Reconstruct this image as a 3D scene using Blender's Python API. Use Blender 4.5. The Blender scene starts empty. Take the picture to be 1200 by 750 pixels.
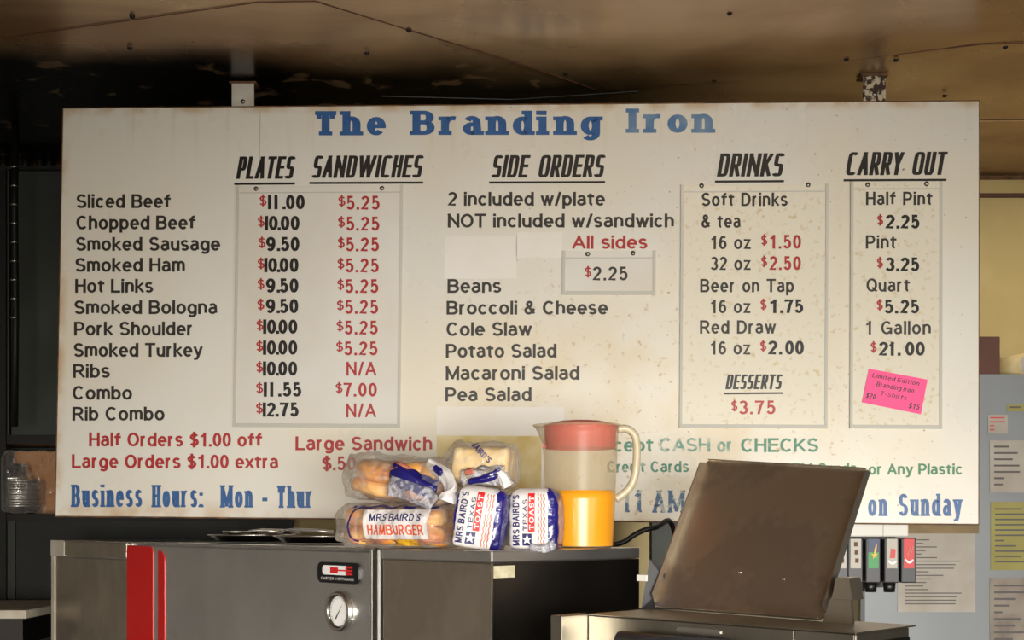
import bpy, bmesh, math, random
from mathutils import Vector, Matrix, noise
from mathutils.bvhtree import BVHTree
random.seed(7)
S = bpy.context.scene
C = S.collection
PI = math.pi

# ------------------------------------------------------------------ camera
cam = bpy.data.objects.new('camera', bpy.data.cameras.new('camera'))
C.objects.link(cam)
cam.location = (0, 0, 1.6)
cam.rotation_euler = (PI/2, 0, 0)
cam.data.sensor_width = 36
cam.data.lens = 43.5
cam.data.shift_y = 0.196
cam.data.clip_start = 0.05
S.camera = cam

# ------------------------------------------------------------------ light
world = bpy.data.worlds.new('world'); S.world = world; world.use_nodes = True
world.node_tree.nodes['Background'].inputs[0].default_value = (0.55, 0.52, 0.47, 1)
world.node_tree.nodes['Background'].inputs[1].default_value = 0.10
def area(name, loc, target, sx, sy, power, col, spread=180):
    l = bpy.data.lights.new(name, 'AREA'); l.shape = 'RECTANGLE'; l.size = sx; l.size_y = sy
    l.energy = power; l.color = col; l.spread = math.radians(spread)
    o = bpy.data.objects.new(name, l); C.objects.link(o); o.location = loc
    o.rotation_euler = (Vector(target)-Vector(loc)).to_track_quat('-Z', 'Y').to_euler()
    return o
area('window_daylight', (0.9, -2.9, 1.2), (0.45, 4, 0.15), 3.0, 1.1, 84, (1.0, 0.955, 0.88), 58)
area('door_daylight', (-1.6, -2.9, 1.5), (-0.2, 4, 1.9), 1.6, 1.8, 30, (1.0, 0.96, 0.90))
area('side_fill_light', (3.1, 0.2, 1.6), (-3, 2.6, 1.4), 2.2, 1.4, 60, (1.0, 0.96, 0.90))  # added fill, brightens the left wall that the steel fronts reflect
area('kitchen_tube', (2.3, 4.55, 2.98), (2.3, 4.9, 0), 1.0, 0.15, 4.5, (1.0, 0.90, 0.70))
vs = S.view_settings
vs.view_transform = 'Standard'; vs.look = 'None'; vs.gamma = 1; vs.use_curve_mapping = False
vs.exposure = 0.06

# ------------------------------------------------------------------ materials
MATS = {}
def srgb(r, g, b):
    f = lambda c: ((c/255+0.055)/1.055)**2.4 if c/255 > 0.04045 else c/255/12.92
    return (f(r), f(g), f(b), 1)
def mat(name, col, rough=0.6, metal=0.0, col2=None, nscale=8, stretch=(1,1,1), detail=4, lo=0.35, hi=0.65,
        bump=0.0, bscale=None, bstretch=None, trans=0.0, spec=0.5, alpha=None, coat=0.0, rough2=None, sss=0.0):
    if name in MATS: return MATS[name]
    m = bpy.data.materials.new(name); m.use_nodes = True; MATS[name] = m
    nt = m.node_tree; N = nt.nodes; L = nt.links; b = N['Principled BSDF']
    b.inputs['Base Color'].default_value = col
    b.inputs['Roughness'].default_value = rough; b.inputs['Metallic'].default_value = metal
    b.inputs['Specular IOR Level'].default_value = spec
    b.inputs['Transmission Weight'].default_value = trans
    b.inputs['Coat Weight'].default_value = coat
    if sss: b.inputs['Subsurface Weight'].default_value = sss; b.inputs['Subsurface Radius'].default_value = (0.03,0.02,0.01); b.inputs['Subsurface Scale'].default_value=1
    if alpha is not None: b.inputs['Alpha'].default_value = alpha
    tc = N.new('ShaderNodeTexCoord')
    def nz(sc, st, det=detail):
        mp = N.new('ShaderNodeMapping'); mp.inputs['Scale'].default_value = st
        L.new(tc.outputs['Object'], mp.inputs['Vector'])
        n = N.new('ShaderNodeTexNoise'); n.inputs['Scale'].default_value = sc; n.inputs['Detail'].default_value = det
        L.new(mp.outputs['Vector'], n.inputs['Vector']); return n
    if col2 or rough2 is not None:
        n = nz(nscale, stretch)
        r = N.new('ShaderNodeMapRange'); r.inputs['From Min'].default_value = lo; r.inputs['From Max'].default_value = hi
        L.new(n.outputs['Fac'], r.inputs['Value'])
        if col2:
            mx = N.new('ShaderNodeMix'); mx.data_type = 'RGBA'
            mx.inputs['A'].default_value = col; mx.inputs['B'].default_value = col2
            L.new(r.outputs['Result'], mx.inputs['Factor']); L.new(mx.outputs['Result'], b.inputs['Base Color'])
        if rough2 is not None:
            mr = N.new('ShaderNodeMapRange'); mr.inputs['To Min'].default_value = rough; mr.inputs['To Max'].default_value = rough2
            L.new(r.outputs['Result'], mr.inputs['Value']); L.new(mr.outputs['Result'], b.inputs['Roughness'])
    if bump:
        n2 = nz(bscale or nscale, bstretch or stretch)
        bp = N.new('ShaderNodeBump'); bp.inputs['Strength'].default_value = bump; bp.inputs['Distance'].default_value = 0.01
        L.new(n2.outputs['Fac'], bp.inputs['Height']); L.new(bp.outputs['Normal'], b.inputs['Normal'])
    return m

def film(name, tint, opac, rough=0.12, bscale=30, bump=0.6):
    """thin clear plastic wrap: mostly see-through with a glossy, wrinkled surface"""
    m = bpy.data.materials.new(name); m.use_nodes = True
    nt = m.node_tree; N = nt.nodes; L = nt.links; N.clear()
    out = N.new('ShaderNodeOutputMaterial')
    tr = N.new('ShaderNodeBsdfTransparent'); tr.inputs[0].default_value = (0.99, 0.99, 0.98, 1)
    df = N.new('ShaderNodeBsdfDiffuse'); df.inputs[0].default_value = tint
    gl = N.new('ShaderNodeBsdfGlossy'); gl.inputs['Roughness'].default_value = rough; gl.inputs[0].default_value = (1,1,1,1)
    tc = N.new('ShaderNodeTexCoord')
    n = N.new('ShaderNodeTexNoise'); n.inputs['Scale'].default_value = bscale; n.inputs['Detail'].default_value = 3
    n.inputs['Distortion'].default_value = 1.5
    L.new(tc.outputs['Object'], n.inputs['Vector'])
    bp = N.new('ShaderNodeBump'); bp.inputs['Strength'].default_value = bump; bp.inputs['Distance'].default_value = 0.01
    L.new(n.outputs['Fac'], bp.inputs['Height'])
    L.new(bp.outputs[0], gl.inputs['Normal'])
    m1 = N.new('ShaderNodeMixShader'); m2 = N.new('ShaderNodeMixShader')
    rg = N.new('ShaderNodeMapRange'); rg.inputs['From Min'].default_value = 0.45; rg.inputs['From Max'].default_value = 0.75
    rg.inputs['To Min'].default_value = opac*0.3; rg.inputs['To Max'].default_value = min(1, opac*2.2)
    lw = N.new('ShaderNodeLayerWeight'); lw.inputs[0].default_value = 0.35
    ad = N.new('ShaderNodeMath'); ad.operation = 'MULTIPLY_ADD'; ad.use_clamp = True; ad.inputs[1].default_value = 0.26
    L.new(lw.outputs['Facing'], ad.inputs[0]); L.new(rg.outputs[0], ad.inputs[2])
    L.new(n.outputs['Fac'], rg.inputs['Value']); L.new(ad.outputs[0], m1.inputs[0])
    L.new(tr.outputs[0], m1.inputs[1]); L.new(df.outputs[0], m1.inputs[2])
    fr = N.new('ShaderNodeFresnel'); fr.inputs[0].default_value = 1.5; L.new(bp.outputs[0], fr.inputs['Normal'])
    fm_ = N.new('ShaderNodeMath'); fm_.operation = 'MULTIPLY'; fm_.inputs[1].default_value = 0.6
    L.new(fr.outputs[0], fm_.inputs[0]); L.new(fm_.outputs[0], m2.inputs[0]); L.new(m1.outputs[0], m2.inputs[1]); L.new(gl.outputs[0], m2.inputs[2])
    L.new(m2.outputs[0], out.inputs[0]); return m

def board_mat():
    m = bpy.data.materials.new('menu_board_enamel'); m.use_nodes = True
    nt = m.node_tree; N = nt.nodes; L = nt.links; b = N['Principled BSDF']
    b.inputs['Roughness'].default_value = 0.33; b.inputs['Specular IOR Level'].default_value = 0.45
    tc = N.new('ShaderNodeTexCoord')
    def noise_(sc, det=4, st=(1,1,1), dist=0.0):
        mp = N.new('ShaderNodeMapping'); mp.inputs['Scale'].default_value = st
        L.new(tc.outputs['Object'], mp.inputs['Vector'])
        n = N.new('ShaderNodeTexNoise'); n.inputs['Scale'].default_value = sc; n.inputs['Detail'].default_value = det
        n.inputs['Distortion'].default_value = dist
        L.new(mp.outputs[0], n.inputs['Vector']); return n.outputs['Fac']
    def rng(v, a, c, d=0.0, e=1.0, sm=True):
        r = N.new('ShaderNodeMapRange'); r.interpolation_type = 'SMOOTHSTEP' if sm else 'LINEAR'
        for k, x in zip(('From Min','From Max','To Min','To Max'), (a, c, d, e)): r.inputs[k].default_value = x
        L.new(v, r.inputs['Value']); return r.outputs[0]
    def mul(a, c, op='MULTIPLY'):
        k = N.new('ShaderNodeMath'); k.operation = op
        for i, x in enumerate((a, c)):
            if isinstance(x, (int, float)): k.inputs[i].default_value = x
            else: L.new(x, k.inputs[i])
        k.use_clamp = True
        return k.outputs[0]
    def mix(c, col, f):
        x = N.new('ShaderNodeMix'); x.data_type = 'RGBA'
        if isinstance(c, tuple): x.inputs['A'].default_value = c
        else: L.new(c, x.inputs['A'])
        x.inputs['B'].default_value = col; L.new(f, x.inputs['Factor']); return x.outputs['Result']
    sp = N.new('ShaderNodeSeparateXYZ'); L.new(tc.outputs['Object'], sp.inputs[0])
    X, Z = sp.outputs['X'], sp.outputs['Z']
    base = mix(srgb(222,219,209), srgb(221,213,194), rng(noise_(1.6, 5), 0.35, 0.7))
    # grease bloom: wide dirty area on the right half, low down, around the serving hatch
    gx = mul(rng(X, -0.35, 0.15), rng(X, 1.25, 0.75))
    gz = rng(Z, 0.25, -0.3)
    g = mul(gx, gz)
    base = mix(base, srgb(206,182,128), mul(mul(g, rng(noise_(5.0, 8), 0.32, 0.70)), 0.55))
    # fine brown spatter
    spk = rng(noise_(42, 4), 0.60, 0.70)
    area_ = mul(mul(rng(X, -0.45, 0.3), rng(X, 1.5, 0.9)), rng(Z, 0.75, -0.4))
    base = mix(base, srgb(170,128,62), mul(mul(spk, area_), 0.6))
    spk2 = rng(noise_(75, 2), 0.70, 0.745)
    base = mix(base, srgb(96,72,44), mul(mul(spk2, rng(X, -0.6, 0.4)), 0.7))
    # drips hanging down from the top edge
    base = mix(base, srgb(190,165,120), mul(mul(rng(noise_(4, 4, (7,1,0.5)), 0.55, 0.75), rng(Z, 0.35, 0.68)), 0.22))
    # rusty rim on the left, bottom-left corner and top
    eL = rng(X, -1.465, -1.499); eT = rng(Z, 0.645, 0.679); eB = mul(rng(Z, -0.61, -0.675), rng(X, -0.2, -1.4))
    e = mul(mul(eL, eT, 'ADD'), eB, 'ADD')
    base = mix(base, srgb(176,130,52), mul(mul(e, rng(noise_(9, 5), 0.35, 0.65)), 0.6))
    L.new(base, b.inputs['Base Color'])
    L.new(rng(noise_(2.5, 5), 0.3, 0.7, 0.24, 0.42), b.inputs['Roughness'])
    bp = N.new('ShaderNodeBump'); bp.inputs['Strength'].default_value = 0.25; bp.inputs['Distance'].default_value = 0.02
    L.new(noise_(2.2, 2), bp.inputs['Height']); L.new(bp.outputs[0], b.inputs['Normal'])
    return m

def ceiling_mat():
    m = bpy.data.materials.new('smoked_ceiling_sheet'); m.use_nodes = True
    nt = m.node_tree; N = nt.nodes; L = nt.links; b = N['Principled BSDF']
    tc = N.new('ShaderNodeTexCoord'); sp = N.new('ShaderNodeSeparateXYZ'); L.new(tc.outputs['Object'], sp.inputs[0])
    def nz(sc, st=(1,1,1), det=5, dist=0.4):
        mp = N.new('ShaderNodeMapping'); mp.inputs['Scale'].default_value = st; L.new(tc.outputs['Object'], mp.inputs[0])
        n = N.new('ShaderNodeTexNoise'); n.inputs['Scale'].default_value = sc; n.inputs['Detail'].default_value = det
        n.inputs['Distortion'].default_value = dist; L.new(mp.outputs[0], n.inputs['Vector']); return n.outputs['Fac']
    def rng(v, a, c, d=0.0, e=1.0):
        r = N.new('ShaderNodeMapRange'); r.interpolation_type = 'SMOOTHSTEP'
        for k, x in zip(('From Min','From Max','To Min','To Max'), (a, c, d, e)): r.inputs[k].default_value = x
        L.new(v, r.inputs['Value']); return r.outputs[0]
    def mt(op, a, c):
        k = N.new('ShaderNodeMath'); k.operation = op; k.use_clamp = op != 'ADD'
        for i, x in enumerate((a, c)):
            if isinstance(x, (int, float)): k.inputs[i].default_value = x
            else: L.new(x, k.inputs[i])
        return k.outputs[0]
    def mix(c, col, f):
        x = N.new('ShaderNodeMix'); x.data_type = 'RGBA'
        if isinstance(c, tuple): x.inputs['A'].default_value = c
        else: L.new(c, x.inputs['A'])
        x.inputs['B'].default_value = col; L.new(f, x.inputs['Factor']); return x.outputs['Result']
    base = mix(srgb(196,164,124), srgb(154,118,82), rng(nz(1.1, (1,1.8,1)), 0.35, 0.65))
    # soot: a patch over the smoker on the left, wavy front edge, flaked through in places
    yy = mt('ADD', sp.outputs['Y'], mt('MULTIPLY', nz(1.3), 0.5))
    yy = mt('ADD', yy, mt('MULTIPLY', sp.outputs['X'], -0.12))
    soot = mt('MULTIPLY', rng(yy, 4.12, 4.42), rng(sp.outputs['X'], 0.95, 0.25))
    flake = rng(nz(9, (1,1,1), 6), 0.60, 0.68)
    soot = mt('MULTIPLY', soot, mt('SUBTRACT', 1.0, mt('MULTIPLY', flake, 0.55)))
    base = mix(base, srgb(22,18,15), soot)
    L.new(base, b.inputs['Base Color'])
    b.inputs['Metallic'].default_value = 0.5
    b.inputs['Specular IOR Level'].default_value = 0.5
    L.new(rng(nz(2.0), 0.3, 0.7, 0.22, 0.40), b.inputs['Roughness'])
    bp = N.new('ShaderNodeBump'); bp.inputs['Strength'].default_value = 0.3; bp.inputs['Distance'].default_value = 0.03
    L.new(nz(1.5, (1,1.4,1), 2), bp.inputs['Height']); L.new(bp.outputs[0], b.inputs['Normal'])
    return m

M = {}
M['board'] = board_mat(); M['ceil'] = ceiling_mat()
M['rust_edge'] = mat('rusty_edge', srgb(120,80,40), 0.7, 0, srgb(60,40,24), 20)
M['cream'] = mat('cream_wall_paint', srgb(204,184,128), 0.55, 0, srgb(188,166,108), 3, bump=0.1, bscale=60)
M['beige'] = mat('beige_wall_paint', srgb(196,184,162), 0.7, 0, srgb(176,164,142), 2)
M['pale'] = mat('pale_grey_wall_paint', srgb(214,212,208), 0.6, 0, srgb(196,192,184), 1.5)
M['darkwall'] = mat('dark_wall_paint', srgb(52,46,40), 0.7, 0, srgb(40,34,30), 2)
M['floor'] = mat('quarry_tile', srgb(90,55,40), 0.5, 0, srgb(70,44,34), 6)
M['grout'] = mat('grout', srgb(70,62,54), 0.9)
M['steel'] = mat('brushed_stainless', (0.86,0.86,0.86,1), 0.30, 1.0, (0.66,0.65,0.63,1), 2.2, (1,1,1), 5, rough2=0.42, bump=0.05, bscale=60, bstretch=(1,1,0.02))
M['steel_dirty'] = mat('greasy_stainless', (0.66,0.60,0.50,1), 0.32, 1.0, (0.48,0.42,0.34,1), 5, (1,1,0.6), 6, lo=0.42, hi=0.58, rough2=0.48, bump=0.06, bscale=8)
M['mac_steel'] = mat('dull_machine_stainless', (0.44,0.41,0.345,1), 0.40, 1.0, (0.32,0.29,0.235,1), 4, (1,1,0.6), 6, lo=0.4, hi=0.6, bump=0.05, bscale=8)
M['lid_steel'] = mat('browned_lid_stainless', (0.74,0.67,0.56,1), 0.38, 1.0, (0.48,0.40,0.31,1), 5, (1,1,0.8), 6, lo=0.47, hi=0.55, rough2=0.48, bump=0.06, bscale=8)
M['steel_edge'] = mat('bright_steel_edge', (0.75,0.73,0.68,1), 0.25, 1.0)
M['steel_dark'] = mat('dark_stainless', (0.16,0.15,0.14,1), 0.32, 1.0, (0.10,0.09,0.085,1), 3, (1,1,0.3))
M['teal'] = mat('dull_blue_grey_metal', srgb(54,60,54), 0.5, 0.3, srgb(38,40,32), 3, (1,1,0.7), bump=0.1)
M['teal_dark'] = mat('sooty_metal', srgb(26,30,26), 0.5, 0.3, srgb(20,20,16), 4)
M['black'] = mat('black_plastic', srgb(18,18,20), 0.4)
M['blackiron'] = mat('black_iron', srgb(24,22,20), 0.5, 0.4)
M['red'] = mat('red_enamel', srgb(190,14,12), 0.35)
M['white'] = mat('white_plastic', srgb(225,222,214), 0.45)
M['offwhite'] = mat('off_white_enamel', srgb(196,190,176), 0.5, 0, srgb(176,166,146), 12)
M['fridge'] = mat('pale_grey_enamel', srgb(138,143,147), 0.4, 0, srgb(130,134,137), 2)
M['paint_black'] = mat('black_sign_vinyl', srgb(42,36,30), 0.45)
M['paint_ink'] = mat('glossy_black_vinyl', srgb(16,14,14), 0.35)
M['paint_red'] = mat('red_sign_vinyl', srgb(168,34,36), 0.45)
M['paint_blue'] = mat('blue_sign_vinyl', srgb(36,84,142), 0.45, 0, srgb(50,96,150), 20)
M['paint_blue_worn'] = mat('worn_blue_vinyl', srgb(60,96,130), 0.5, 0, srgb(176,178,168), 45, detail=5, lo=0.50, hi=0.60)
M['paint_blue_pale'] = mat('pale_blue_vinyl', srgb(78,116,158), 0.5, 0, srgb(120,146,168), 12)  # paler mottled blue for the last title word
M['paint_green'] = mat('green_sign_vinyl', srgb(52,122,78), 0.45)
M['paint_green_faded'] = mat('faded_green_vinyl', srgb(106,152,136), 0.5, 0, srgb(186,192,172), 38, lo=0.46, hi=0.60)
M['paint_green_mid'] = mat('weathered_green_vinyl', srgb(70,134,108), 0.5, 0, srgb(150,170,148), 38, lo=0.55, hi=0.65)
M['acrylic'] = mat('price_panel_plastic', srgb(222,220,214), 0.16, 0, srgb(216,210,196), 3, spec=0.6, bump=0.12, bscale=3)
M['acrylic_edge'] = mat('clear_plastic_edge', srgb(196,194,184), 0.15, spec=0.8)
M['acrylic_greasy'] = mat('greasy_price_panel_plastic', srgb(224,218,200), 0.2, 0, srgb(208,190,152), 60, detail=5, lo=0.58, hi=0.74, spec=0.6, bump=0.15, bscale=3)
M['patch'] = mat('white_cover_paper', srgb(232,228,220), 0.6, 0, srgb(226,220,208), 4)
M['patch_greasy'] = mat('greasy_cover_paper', srgb(222,206,160), 0.6, 0, srgb(206,178,104), 12)
M['screw'] = mat('screw_steel', (0.3,0.28,0.25,1), 0.4, 1.0)
M['pink'] = mat('pink_paper', srgb(250,92,150), 0.7)
M['bun'] = mat('baked_bun_crust', srgb(200,120,46), 0.45, 0, srgb(238,186,108), 9, (1,1,1.6), lo=0.38, hi=0.62, sss=0.1, bump=0.05)
M['crumb'] = mat('white_bread_crumb', srgb(232,208,160), 0.8, 0, srgb(218,186,128), 25, bump=0.2, bscale=90)
M['film'] = film('clear_bag_film', srgb(245,238,230), 0.10, 0.16, 22, 1.0)
M['film_thin'] = film('thin_wrap_film', srgb(225,215,205), 0.03, 0.12, 18, 0.8)
M['film_crisp'] = film('crumpled_bag_film', srgb(215,215,225), 0.42, 0.15, 34, 1.0)
M['bag_white'] = mat('printed_bag_white', srgb(232,228,224), 0.25, 0, srgb(214,208,206), 14, spec=0.6, bump=0.55, bscale=20)
M['bag_blue'] = mat('printed_bag_blue', srgb(34,30,128), 0.22, 0, srgb(28,24,96), 10, spec=0.6, bump=0.6, bscale=22)
M['ink_navy'] = mat('navy_print', srgb(34,32,92), 0.4)
M['ink_orange'] = mat('orange_red_print', srgb(214,84,40), 0.4)
M['ink_red'] = mat('red_print', srgb(206,38,40), 0.4)
M['ink_peach'] = mat('peach_print', srgb(188,112,92), 0.4)
M['ink_yellow'] = mat('yellow_print', srgb(232,178,34), 0.4)
M['ink_white'] = mat('white_print', srgb(238,236,232), 0.4)
M['juice'] = mat('orange_juice', srgb(255,166,0), 0.35, sss=0.0)
M['lid_red'] = mat('red_pitcher_lid', srgb(206,40,52), 0.4)
M['card'] = mat('corrugated_cardboard', srgb(176,120,62), 0.8, 0, srgb(160,104,52), 5)
M['foil'] = mat('foil', (0.8,0.8,0.78,1), 0.25, 1.0, bump=0.3, bscale=60)
M['brownbox'] = mat('brown_laminate', srgb(96,56,42), 0.6, 0, srgb(84,50,36), 6)
M['tan'] = mat('tan_wood', srgb(140,120,86), 0.7, 0, srgb(120,102,72), 10)
M['paper'] = mat('white_paper', srgb(180,174,164), 0.8, 0, srgb(166,158,146), 8)
M['paper_grey'] = mat('grey_worn_paper', srgb(150,140,128), 0.8, 0, srgb(120,110,100), 9, lo=0.45, hi=0.7)
M['paper_yellow'] = mat('yellow_green_paper', srgb(160,154,92), 0.8, 0, srgb(150,142,84), 6)
M['ink_grey'] = mat('grey_ink', srgb(96,92,92), 0.8)
M['tape'] = mat('masking_tape', srgb(206,200,172), 0.7, 0, srgb(184,174,140), 40)
M['cable'] = mat('black_rubber', srgb(14,14,14), 0.45)
M['spr_green'] = mat('green_label', srgb(30,140,60), 0.4)
M['spr_blue'] = mat('dark_blue_label', srgb(24,44,86), 0.4)
M['lab_grey'] = mat('pale_grey_label', srgb(176,170,158), 0.4)
M['valve'] = mat('charcoal_plastic', srgb(48,48,52), 0.4)
M['steel_warm'] = mat('tan_reflecting_steel', (0.62,0.55,0.44,1), 0.4, 1.0, (0.5,0.43,0.33,1), 5)
M['window_glass'] = mat('window_glass', (0.85,0.9,0.95,1), 0.05, 0, spec=0.8)
def frost():
    m = bpy.data.materials.new('frosted_pitcher_plastic'); m.use_nodes = True
    nt = m.node_tree; N = nt.nodes; L = nt.links; N.clear()
    out = N.new('ShaderNodeOutputMaterial')
    tr = N.new('ShaderNodeBsdfTransparent'); tr.inputs[0].default_value = (0.98,0.95,0.88,1)
    p = N.new('ShaderNodeBsdfPrincipled'); p.inputs['Base Color'].default_value = srgb(216,204,172); p.inputs['Roughness'].default_value = 0.3
    tl = N.new('ShaderNodeBsdfTranslucent'); tl.inputs[0].default_value = srgb(230,215,180)
    a = N.new('ShaderNodeMixShader'); a.inputs[0].default_value = 0.35; L.new(p.outputs[0], a.inputs[1]); L.new(tl.outputs[0], a.inputs[2])
    x = N.new('ShaderNodeMixShader'); x.inputs[0].default_value = 0.34; L.new(tr.outputs[0], x.inputs[1]); L.new(a.outputs[0], x.inputs[2])
    L.new(x.outputs[0], out.inputs[0]); return m
M['frost'] = frost()
M['frost_juice'] = mat('plastic_wall_over_orange_drink', srgb(236,158,34), 0.28, 0, spec=0.5)
M['frost_solid'] = mat('frosted_handle_plastic', srgb(192,180,150), 0.3, 0, sss=0.1)

# ------------------------------------------------------------------ builders
def link(name, me, m=None, parent=None, loc=None, rot=None):
    o = bpy.data.objects.new(name, me); C.objects.link(o)
    if m is not None and me is not None and not me.materials: me.materials.append(m)
    if parent: o.parent = parent
    if loc: o.location = loc
    if rot: o.rotation_euler = rot
    return o
def tag(o, label=None, cat=None, group=None, kind=None):
    if label: o['label'] = label
    if cat: o['category'] = cat
    if group: o['group'] = group
    if kind: o['kind'] = kind
    return o
def thing(name, label, cat, loc=(0,0,0), rz=0, group=None):
    o = bpy.data.objects.new(name, None); C.objects.link(o); o.location = loc; o.rotation_euler = (0,0,rz)
    o.empty_display_size = 0.05
    return tag(o, label, cat, group)
class MB:
    def __init__(s): s.v = []; s.f = []; s.sm = False
    def add(s, vs_, fs):
        n = len(s.v); s.v += [tuple(v) for v in vs_]; s.f += [tuple(i+n for i in f) for f in fs]; return s
    def box(s, x0, x1, y0, y1, z0, z1, M4=None):
        vs_ = [Vector((x, y, z)) for z in (z0, z1) for y in (y0, y1) for x in (x0, x1)]
        if M4: vs_ = [M4 @ v for v in vs_]
        return s.add(vs_, [(0,2,3,1),(4,5,7,6),(0,1,5,4),(2,6,7,3),(0,4,6,2),(1,3,7,5)])
    def tube(s, pts, r, n=8, r2=None, cap=True):
        pts = [Vector(p) for p in pts]; m = len(pts); rings = []
        up = Vector((0.13, 0.27, 1)).normalized()
        for i, p in enumerate(pts):
            t = (pts[min(i+1, m-1)]-pts[max(i-1, 0)]).normalized()
            a = t.cross(up).normalized(); b = t.cross(a)
            rr = r if r2 is None else r+(r2-r)*i/(m-1)
            rings += [p+(a*math.cos(2*PI*k/n)+b*math.sin(2*PI*k/n))*rr for k in range(n)]
        fs = [(i*n+k, i*n+(k+1) % n, (i+1)*n+(k+1) % n, (i+1)*n+k) for i in range(m-1) for k in range(n)]
        if cap: fs += [tuple(range(n))[::-1], tuple((m-1)*n+k for k in range(n))]
        return s.add(rings, fs)
    def lathe(s, prof, n=32, c=(0,0,0), sx=1, sy=1, fn=None):
        m = len(prof); vs_ = []
        for r, z in prof:
            for k in range(n):
                a = 2*PI*k/n; v = Vector((c[0]+sx*r*math.cos(a), c[1]+sy*r*math.sin(a), c[2]+z))
                vs_.append(fn(v, a, z) if fn else v)
        return s.add(vs_, [(i*n+k, i*n+(k+1) % n, (i+1)*n+(k+1) % n, (i+1)*n+k) for i in range(m-1) for k in range(n)])
    def prism(s, poly, y0, y1):
        """polygon in x,z extruded in y"""
        n = len(poly)
        return s.add([(x, y0, z) for x, z in poly]+[(x, y1, z) for x, z in poly],
                     [tuple(range(n)), tuple(range(2*n-1, n-1, -1))]+[(k, k+n, (k+1) % n+n, (k+1) % n) for k in range(n)])
    def mesh(s, name='m', smooth=False):
        me = bpy.data.meshes.new(name); me.from_pydata(s.v, [], s.f); me.update()
        bm = bmesh.new(); bm.from_mesh(me); bmesh.ops.recalc_face_normals(bm, faces=bm.faces); bm.to_mesh(me); bm.free()
        if smooth:
            for p in me.polygons: p.use_smooth = True
        return me
    def build(s, name, m, parent=None, smooth=False, bevel=0, loc=None, rot=None):
        o = link(name, s.mesh(name, smooth), m, parent, loc, rot)
        if bevel:
            b = o.modifiers.new('bevel', 'BEVEL'); b.width = bevel; b.segments = 2; b.limit_method = 'ANGLE'
            b.harden_normals = False
        return o
def box(name, m, dims, parent=None, bevel=0, loc=None, rot=None):
    return MB().box(*dims).build(name, m, parent, bevel=bevel, loc=loc, rot=rot)
def rrect(x0, x1, z0, z1, r, n=5):
    pts = []
    for cx, cz, a0 in ((x1-r, z1-r, 0), (x0+r, z1-r, 90), (x0+r, z0+r, 180), (x1-r, z0+r, 270)):
        for i in range(n+1):
            a = math.radians(a0+90*i/n); pts.append((cx+r*math.cos(a), cz+r*math.sin(a)))
    return pts

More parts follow.
